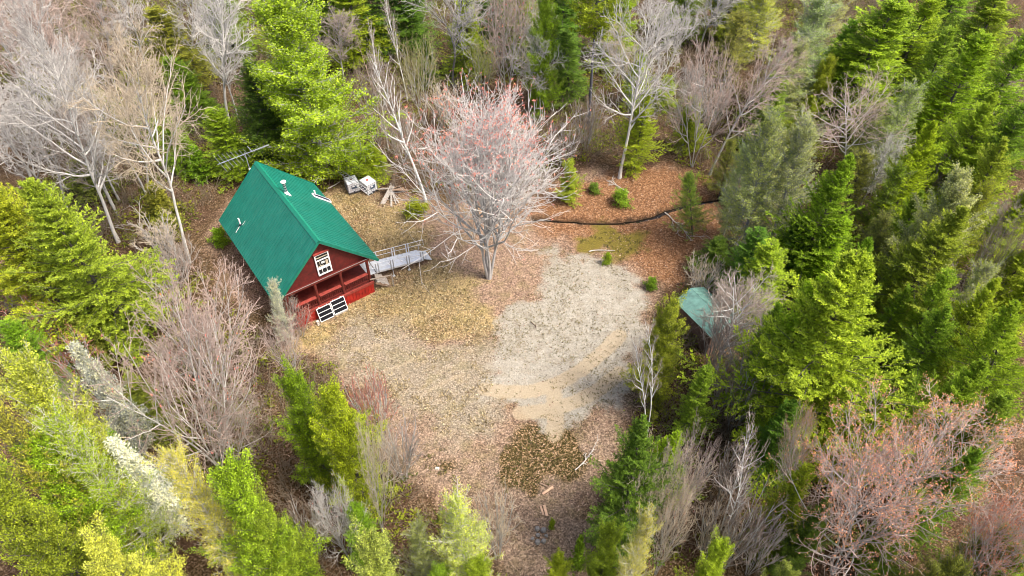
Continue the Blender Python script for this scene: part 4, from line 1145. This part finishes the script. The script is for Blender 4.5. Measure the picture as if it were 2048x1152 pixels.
stand('hemlock', None, 505, 2018, 283, 62, 'Y', 'bright yellow green hemlock at the frame edge below the firs')
stand('cedar', None, 610, 1935, 342, 68, 'P', 'pale yellow cedar between the bright hemlock and the leafless brush', bark=BARK_GREY)
stand('palecedar', None, 570, 1990, 362, 40, 'Y', 'yellowish cedar spire leaning on the bright hemlock at the frame edge')
stand('hemlock', None, 670, 1912, 408, 78, 'Y', 'wide bright hemlock with feathery tips in front of the pale yellow cedar')
stand('hemlock', None, 575, 1690, 308, 65, 'G', 'green hemlock just below the wide spreading tree')
stand('spruce', None, 595, 1676, 438, 40, 'G', 'pointed green fir in front of the green hemlock')
stand('palecedar', None, 490, 1808, 325, 48, 'M', 'thin dark green cedar in the hollow below the spreading tree')
stand('palecedar', None, 560, 1780, 420, 42, 'O', 'thin olive cedar in the hollow above the largest hemlock')
stand('palecedar', 1478, 522, 1548, 212, 62, 'P', 'pale yellowish cedar with a bare dark foot at the edge of the rust coloured leaves', var=0, bark=(.22, .225, .25))
stand('palecedar', None, 525, 1628, 228, 60, 'P', 'second pale cedar from the rust coloured leaves with grey twigs', var=1, bark=(.3, .3, .31))
stand('palecedar', None, 470, 1498, 285, 35, 'P', 'short pale cedar at the edge of the rust coloured leaves', var=1, bark=BARK_GREY)
stand('spruce', None, 650, 1560, 488, 52, 'G', 'dark rooted green fir between the shed and the largest hemlock')
stand('spruce', None, 605, 1525, 448, 46, 'D', 'very dark fir at the foot of the pale cedars')
stand('spruce', None, 548, 1442, 478, 36, 'D', 'low dark fir at the clearing edge below the ditch')
stand('spruce', None, 560, 1620, 430, 45, 'D', 'dark fir under the second pale cedar')
stand('hemlock', None, 900, 1745, 518, 140, 'Y', 'largest hemlock with sweeping yellow green branches right of the shed', var=0)
stand('hemlock', None, 850, 1640, 560, 75, 'G', 'green hemlock leaning on the shed side of the largest hemlock', var=1)
stand('spruce', None, 725, 1816, 568, 28, 'M', 'small blue green fir standing against the largest hemlock')
stand('hemlock', 1935, 850, 2042, 590, 75, 'M', 'dark green hemlock with a bare leaning trunk at the frame edge', var=1)
stand('palecedar', None, 720, 1988, 520, 42, 'P', 'thin pale cedar beside the brown brush at the frame edge', bark=BARK_GREY)
stand('vase', None, 640, 2045, 430, 45, 'B', 'brown leafless tree at the frame edge below the yellowish spire', var=1)
stand('spruce', None, 960, 1852, 815, 32, 'G', 'small bright fir at the foot of the largest hemlock')
stand('hemlock', None, 800, 1905, 620, 60, 'M', 'mid green hemlock behind the foot of the largest hemlock')
# --- shed side
stand('greybirch', 1430, 748, 1496, 540, 82, 'F', 'fine twigged white stemmed birch in front of the shed', rz=1.0)
stand('brush', None, 600, 1420, 512, 42, 'T', 'tan leafless brush behind the shed')
stand('cedar', None, 805, 1346, 595, 50, 'Y', 'bright yellow cedar hiding the corner of the shed')
stand('birch', 1290, 895, 1318, 640, 46, 'F', 'white birch with forked stem at the clearing edge below the shed', var=1, rz=.5)
stand('spruce', None, 880, 1416, 728, 34, 'M', 'narrow deep green fir beside the forked white birch')
stand('brush', None, 860, 1515, 720, 62, 'B', 'brown leafless thicket below the fine twigged birch')
stand('brush', None, 830, 1475, 700, 45, 'K', 'reddish brown brush under the fine twigged birch')
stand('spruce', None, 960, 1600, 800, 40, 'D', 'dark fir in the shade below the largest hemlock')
stand('birch', 1428, 1112, 1535, 800, 62, 'F', 'twin stemmed white birch leaning over the leafless brush', var=1, rz=2.0)
stand('vase', None, 1100, 1315, 895, 62, 'T', 'tall tan brush of upright stems beside the dark hemlock', var=1)
stand('vase', None, 1090, 1400, 855, 58, 'K', 'pinkish brown upright brush beside the twin stemmed birch', var=1)
stand('vase', None, 1150, 1375, 960, 55, 'T', 'grey tan brush at the foot of the twin stemmed birch', var=0)
stand('brush', None, 1140, 1520, 980, 65, 'B', 'dark leafless brush between the twin birch and the tan leaved tree')
stand('orange', 1545, 1035, 1640, 800, 46, 'S', 'slim bare tree with tan dead leaves before the largest hemlock', var=1, budcol=TANB)
stand('orange', 1665, 1145, 1790, 828, 145, 'S', 'large budding orange maple nearest the largest hemlock', var=0, budcol=CORAL)
stand('orange', 1795, 1050, 1992, 838, 140, 'S', 'large budding orange maple reaching the frame edge', var=1, budcol=CORAL)
stand('orange', 1890, 1230, 2070, 985, 90, 'S', 'darker coral budding maple in the bottom corner', var=0, budcol=(.66, .22, .14))
stand('spruce', None, 1085, 1608, 925, 36, 'G', 'green fir seen through the branches of the orange maple')
stand('cedar', None, 1210, 2025, 1055, 62, 'O', 'olive cedar in the bottom corner beneath the coral maple')
stand('hemlock', None, 1110, 1288, 850, 72, 'D', 'dark hemlock overhanging the leafy path')
stand('hemlock', None, 1030, 1345, 862, 50, 'G', 'green hemlock behind the tall tan brush')
stand('cedar', None, 1215, 1227, 1042, 40, 'G', 'bright green cedar at the bottom edge by the leafy path')
stand('palecedar', None, 1245, 1297, 1018, 50, 'X', 'pale yellow cedar with grey twigs at the bottom edge by the path', bark=BARK_PALE)
stand('cedar', None, 1240, 1450, 1083, 44, 'G', 'bright round green cedar at the bottom edge below the twin birch')
stand('sapling', None, 1135, 1162, 1072, 20, 'M', 'small green fir on the edge of the leafy path')
stand('cedar', None, 1205, 1122, 1105, 30, 'G', 'low green cedar on the leafy path at the bottom edge')
# --- bottom edge, left of the path
stand('palecedar', None, 1195, 912, 982, 64, 'X', 'pale yellow cedar with grey twigs rising beside the leafy path', var=0, bark=BARK_PALE)
stand('cedar', None, 1275, 735, 1068, 66, 'X', 'round yellow cedar cut by the bottom edge', var=1)
stand('palecedar', None, 1190, 828, 1035, 42, 'P', 'thin pale cedar between two yellow cedars at the bottom edge', bark=BARK_GREY)
stand('cedar', None, 1240, 955, 1122, 52, 'G', 'low green cedar under the pale yellow one by the path')
stand('cedar', None, 1230, 880, 1130, 42, 'G', 'lowest green cedar at the bottom edge between yellow ones')
stand('vase', 765, 1065, 745, 820, 44, 'T', 'slim upright bare sapling beside the green cedar pair', var=1)
stand('brush', None, 890, 730, 740, 52, 'R', 'coral pink brush at the lower edge of the clearing')
stand('brush', None, 960, 785, 840, 50, 'K', 'pinkish brush between the coral brush and the path')
stand('vase', None, 1120, 640, 955, 62, 'W', 'dark grey tangle of bare stems behind the round yellow cedar', var=0)
stand('brush', None, 1115, 990, 975, 48, 'T', 'tan brush at the foot of the pale yellow cedar by the path')
stand('cedar', None, 965, 576, 732, 55, 'G', 'green cedar with a rounded top at the lower edge of the clearing', var=0)
stand('cedar', None, 1015, 662, 768, 64, 'G', 'green cedar shoulder to shoulder with the round topped one', var=2)
stand('cedar', None, 1195, 438, 918, 76, 'G', 'dense bright green cedar in front of the pinkish maple', var=1)
stand('cedar', None, 1195, 512, 995, 55, 'G', 'green cedar on the clearing side of the dense bright one', var=0)
stand('palecedar', None, 1185, 325, 882, 56, 'X', 'pale yellow cedar between the lichen draped tree and the dense green cedar', var=1, bark=BARK_PALE)
stand('cedar', None, 1270, 178, 1068, 76, 'X', 'yellow cedar cut by the bottom edge below the lichen draped tree', var=0)
stand('cedar', None, 1060, -5, 690, 80, 'X', 'tall yellow cedar against the frame edge below the reddish brush', var=0, bark=BARK_PALE)
stand('palecedar', None, 1125, 80, 810, 66, 'Y', 'broad yellow green cedar beside the lichen draped tree', var=0, bark=BARK_PALE)
stand('cedar', None, 1150, 40, 880, 90, 'G', 'green cedar low at the frame edge under the tall yellow one', var=2)
stand('lichen', 292, 908, 152, 692, 44, 'L', 'dead spruce draped in white lichen, the taller of two', var=0, bark=BARK_PALE)
stand('lichen', None, 1065, 228, 868, 48, 'L', 'shorter dead spruce draped in grey white lichen', var=0, bark=BARK_PALE)
stand('vase', 440, 932, 350, 600, 172, 'K', 'broad bare maple with pinkish twigs in front of the cabin', var=0, bark=BARK_PALE, budcol=PINKB)
stand('vase', 425, 800, 385, 555, 140, 'K', 'pinkish many stemmed bare tree between the cabin and the bright hemlock', var=1)
stand('vase', 470, 930, 560, 785, 85, 'F', 'low pale limbs reaching out beside the green cedar pair', var=0, bark=BARK_PALE, budcol=PINKB)
stand('vase', 590, 770, 552, 640, 48, 'K', 'slim brown bare tree right before the cabin corner', var=1)
stand('palecedar', 575, 690, 543, 558, 22, 'L', 'pale grey green sapling hiding the front corner of the roof', bark=BARK_PALE)
stand('brush', 585, 668, 572, 590, 34, 'B', 'dark tangled shrub against the porch corner')
stand('brush', 605, 672, 598, 608, 30, 'R', 'reddish twiggy shrub against the porch skirting')
stand('hemlock', None, 665, -60, 335, 105, 'Y', 'bright yellow green hemlock cut by the frame edge', var=0)
stand('hemlock', None, 685, 70, 350, 112, 'Y', 'huge bright hemlock with drooping sprays beside the pinkish bare trees', var=1)
stand('brush', None, 730, 55, 600, 58, 'R', 'dark red leafless brush below the bright hemlock')
stand('brush', None, 790, 110, 665, 52, 'R', 'brownish red brush beside the taller lichen draped tree')
stand('vase', None, 910, 105, 735, 40, 'T', 'tan upright brush between the yellow cedar and the lichen draped tree', var=1)
stand('spruce', None, 870, 250, 755, 40, 'O', 'olive fir between the lichen draped tree and the pinkish maple')
stand('sapling', None, 740, 130, 620, 45, 'O', 'olive young fir under the huge bright hemlock')
# --- small things in the clearing
stand('cedar', None, 402, 1142, 318, 24, 'Y', 'small bright cedar beside the red flowering maple')
stand('bush', None, 408, 1245, 378, 22, 'M', 'low green bush on rust coloured leaves beyond the ditch')
stand('palecedar', 1385, 472, 1374, 338, 36, 'M', 'small spruce with dead lower limbs standing over the ditch')
stand('bush', None, 578, 1306, 555, 15, 'M', 'tiny green fir alone at the edge of the gravel')
stand('bush', None, 528, 1217, 503, 10, 'G', 'tiny bright green plant above the gravel')
stand('bush', None, 432, 828, 398, 26, 'Y', 'yellow green bush at the foot of the tall leaning birch')
stand('spruce', None, 352, 742, 290, 28, 'G', 'young fir just behind the water totes')
stand('bush', None, 345, 700, 315, 22, 'M', 'green bush under the skirt of the big cedar')
stand('bush', None, 1058, 1105, 1036, 8, 'G', 'tiny green plant beside the pale pine boards')
stand('bush', None, 385, 1190, 365, 14, 'D', 'tiny dark fir on rust coloured leaves beyond the ditch')
# --- further trees filling the woods
for a in [('hemlock', 570, 2065, 385, 50, 'G', 'green hemlock cut by the frame edge beside the yellowish spire'), ('hemlock', 480, 1985, 300, 45, 'M', 'green hemlock behind the bright one at the frame edge'),
          ('spruce', 190, 1822, 40, 45, 'M', 'mid green fir squeezed between two tiered firs at the top edge'), ('hemlock', 420, 1985, 190, 55, 'G', 'bright hemlock under the tall tiered fir of the top corner'),
          ('spruce', 270, 1905, 60, 42, 'M', 'dark fir in the shade of the tall tiered fir'), ('spruce', 430, 2045, 210, 50, 'M', 'mid green fir at the frame edge above the bright hemlock'),
          ('hemlock', 480, 1872, 245, 48, 'G', 'green hemlock above the pale yellow cedar'), ('palecedar', 345, 1765, 200, 42, 'P', 'thin pale cedar behind the limbs of the wide spreading tree'),
          ('palecedar', 450, 1738, 300, 42, 'O', 'olive thin cedar under the limbs of the wide spreading tree'), ('hemlock', 560, 1850, 385, 46, 'M', 'mid green hemlock in the hollow beside the wide bright hemlock'),
          ('palecedar', 650, 1832, 480, 40, 'Y', 'yellowish thin cedar touching the wide bright hemlock'), ('hemlock', 780, 1992, 560, 55, 'G', 'green hemlock below the thin pale cedar at the frame edge'),
          ('spruce', 740, 1905, 540, 40, 'G', 'pointed bright fir below the wide bright hemlock'), ('hemlock', 940, 1962, 715, 62, 'M', 'mid green hemlock above the orange maple reaching the frame edge'),
          ('spruce', 1000, 2035, 800, 48, 'M', 'fir at the frame edge just above the orange maples'), ('hemlock', 790, 1566, 610, 46, 'M', 'shaded hemlock on the shed side of the forest edge'),
          ('spruce', 945, 1692, 740, 44, 'G', 'green fir below the middle of the largest hemlock'), ('hemlock', 660, 2075, 470, 55, 'Y', 'yellow green hemlock cut by the frame edge under the spire'),
          ('palecedar', 420, 1560, 250, 40, 'P', 'thin pale cedar behind the two pale cedars of the slope'), ('hemlock', 690, 1745, 480, 45, 'M', 'green hemlock top behind the largest hemlock'),
          ('spruce', 300, 1560, 150, 40, 'M', 'fir behind the wide grey bare tree'), ('hemlock', 330, 1620, 190, 42, 'G', 'green hemlock behind the second pale cedar'),
          ('spruce', 60, 565, -110, 50, 'G', 'green spruce cut by the top edge above the big cedar'), ('spruce', 105, 805, -70, 42, 'D', 'dark spruce behind the long limbed tree at the top edge'),
          ('spruce', 115, 985, -80, 42, 'D', 'dark spruce behind the many branched tree at the top edge'), ('spruce', 140, 1050, -60, 40, 'M', 'green spruce behind the slender bright cedar'),
          ('spruce', 75, 1385, -90, 45, 'M', 'green spruce at the top edge behind the forked pale tree'), ('cedar', 85, 1480, -80, 45, 'G', 'bright green cedar at the top edge above the wide grey tree'),
          ('palecedar', 170, 1482, 20, 40, 'O', 'olive thin cedar among the wide bare trees'), ('spruce', 205, 1145, 60, 34, 'D', 'dark fir by the trunk of the tall pine'),
          ('spruce', 205, 55, 90, 45, 'O', 'olive fir at the frame edge under the top corner trees'), ('spruce', 255, 255, 140, 36, 'O', 'olive fir behind the smaller tan twigged tree'),
          ('spruce', 345, 335, 235, 30, 'M', 'green fir beside the crooked pale trunk'), ('sapling', 430, 300, 365, 35, 'O', 'olive low fir at the foot of the leaning pale tree'),
          ('spruce', 250, 352, 110, 40, 'M', 'mossy green fir between the slim trunk and the straight trunk'), ('sapling', 395, 150, 320, 45, 'O', 'olive fir under the forked grey tree'),
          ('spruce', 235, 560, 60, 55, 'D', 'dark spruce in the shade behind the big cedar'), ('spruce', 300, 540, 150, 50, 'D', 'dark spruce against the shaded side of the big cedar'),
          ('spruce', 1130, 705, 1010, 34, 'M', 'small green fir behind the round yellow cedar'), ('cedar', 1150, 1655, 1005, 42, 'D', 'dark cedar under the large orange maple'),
          ('cedar', 1140, 1855, 985, 48, 'M', 'green cedar between the two large orange maples'), ('hemlock', 1080, 1960, 890, 50, 'M', 'green hemlock behind the orange maple reaching the frame edge'),
          ('hemlock', 970, 1770, 800, 48, 'G', 'bright hemlock tip behind the large orange maple'), ('spruce', 300, 1395, 190, 26, 'G', 'small green fir behind the wide pinkish tree'),
          ('palecedar', 390, 1470, 270, 36, 'O', 'olive thin cedar behind the short pale cedar')]:
    stand(a[0], None, *a[1:])
for a in [(745, 1462, 600, 40, 'K', 'pinkish brush hiding the far side of the shed'), (660, 1470, 560, 34, 'B', 'brown brush against the back of the shed'), (1000, 1488, 880, 45, 'B', 'brown brush behind the stems of the twin birch'), (1125, 1455, 1005, 50, 'T', 'tan brush above the bright round cedar'), (1010, 1385, 905, 50, 'T', 'tan leafless brush behind the pinkish brown brush'),
          (800, 1575, 700, 45, 'B', 'brown brush at the shaded forest edge past the shed'), (520, 300, 440, 50, 'T', 'tan brush above the bright hemlock'), (600, 310, 510, 50, 'K', 'pinkish brush beside the huge bright hemlock'),
          (330, 1130, 240, 45, 'B', 'brown brush beyond the red maple'), (300, 1180, 190, 40, 'B', 'brown thicket at the foot of the tall pine'),
          (260, 1445, 150, 45, 'K', 'pinkish thicket between the wide bare trees'), (150, 620, 60, 45, 'B', 'brown thicket behind the big cedar'), (255, 880, 160, 40, 'T', 'tan thicket behind the red maple crown')]:
    stand('brush', None, *a)
for a in [(350, 100, 20, -40, 70, 'W', 1, 'thin grey tree between the thick trunks of the top corner'), (400, 190, 95, 110, 75, 'W', 4, 'grey bare tree crossing in front of the thick pinkish trunks'), (330, 250, 170, 40, 70, 'F', 0, 'brownish bare tree left of the tan twigged tree'),
          (210, 90, 20, -90, 65, 'F', 2, 'brownish bare tree at the top edge of the corner woods'), (300, 20, 'x', 0, 0, 0, 0, 0), (240, 430, 410, 20, 60, 'W', 4, 'grey bare tree crossing behind the straight tall trunk'),
          (430, 205, 120, 200, 75, 'F', 3, 'low forked bare tree above the fallen branch'), (180, 30, -60, -20, 60, 'W', 3, 'thin grey tree cut by the top corner of the woods'),
          (300, 1440, 1400, 120, 50, 'W', 0, 'thin bare tree between the two wide bare trees'), (170, 700, 660, 0, 55, 'F', 1, 'thin brownish tree above the broken dead pole'),
          (160, 1010, 1060, 10, 55, 'W', 4, 'thin grey tree above the slender bright cedar'), (430, 1745, 1790, 250, 45, 'W', 4, 'thin grey bare tree in the hollow beside the spreading tree'),
          (250, 1500, 1580, 60, 50, 'F', 1, 'thin brownish tree among the pale cedars of the top edge'), (560, 1985, 2040, 380, 45, 'F', 0, 'thin brownish tree by the frame edge spire')]:
    if a[2] == 'x': continue
    stand('bare', None, a[0], a[2], a[3], a[4], a[5], a[7], var=a[6])
for a in [('cedar', 1240, 2090, 1080, 60, 'M', 'dark olive cedar in the bottom corner behind the coral maple'), ('hemlock', 700, 2075, 560, 55, 'G', 'green hemlock cut by the frame edge below the brown leafless tree'),
          ('hemlock', 330, 2085, 190, 50, 'M', 'mid green hemlock cut by the frame edge beside the pinkish bare tree'), ('hemlock', 420, 1960, 280, 46, 'G', 'green hemlock in front of the tall tiered fir'),
          ('cedar', 1260, 1925, 1110, 50, 'O', 'low olive cedar at the bottom edge between the budding maples'), ('spruce', 1110, 1590, 985, 34, 'M', 'green fir at the foot of the slim tan leaved tree'),
          ('cedar', 1290, 1590, 1130, 46, 'O', 'olive cedar at the bottom edge left of the large orange maple')]:
    stand(a[0], None, *a[1:])
for a in [(480, 2010, 390, 45, 'B', 'brown thicket at the frame edge by the bright hemlock'), (620, 1960, 530, 45, 'F', 'grey thicket below the pale yellow cedar'), (1130, 2045, 1010, 50, 'R', 'reddish thicket in the bottom corner under the coral maple'),
          (1150, 1560, 1030, 45, 'F', 'grey thicket at the bottom edge beside the olive cedar')]:
    stand('brush', None, *a)
for a in [('cedar', 1230, -60, 930, 80, 'Y', 'yellow green cedar cut by the bottom corner of the frame'), ('palecedar', 1150, -40, 800, 70, 'X', 'pale yellow cedar cut by the frame edge beside the tall yellow one'),
          ('spruce', 1020, 200, 860, 40, 'M', 'green fir between the broad yellow green cedar and the lichen draped tree'), ('spruce', 800, 15, 640, 45, 'M', 'green fir at the frame edge among the reddish brush')]:
    stand(a[0], None, *a[1:])
for a in [(1130, 45, 1020, 50, 'B', 'brown thicket in the bottom corner below the yellow cedars'), (700, 8, 600, 40, 'B', 'brown thicket at the frame edge below the bright hemlock'), (330, 35, 230, 50, 'F', 'grey thicket at the frame edge above the bright hemlock'),
          (1110, 590, 1000, 45, 'B', 'brown thicket between the green cedar and the grey tangle'), (560, 330, 470, 45, 'F', 'grey thicket by the large fallen branch')]:
    stand('brush', None, *a)
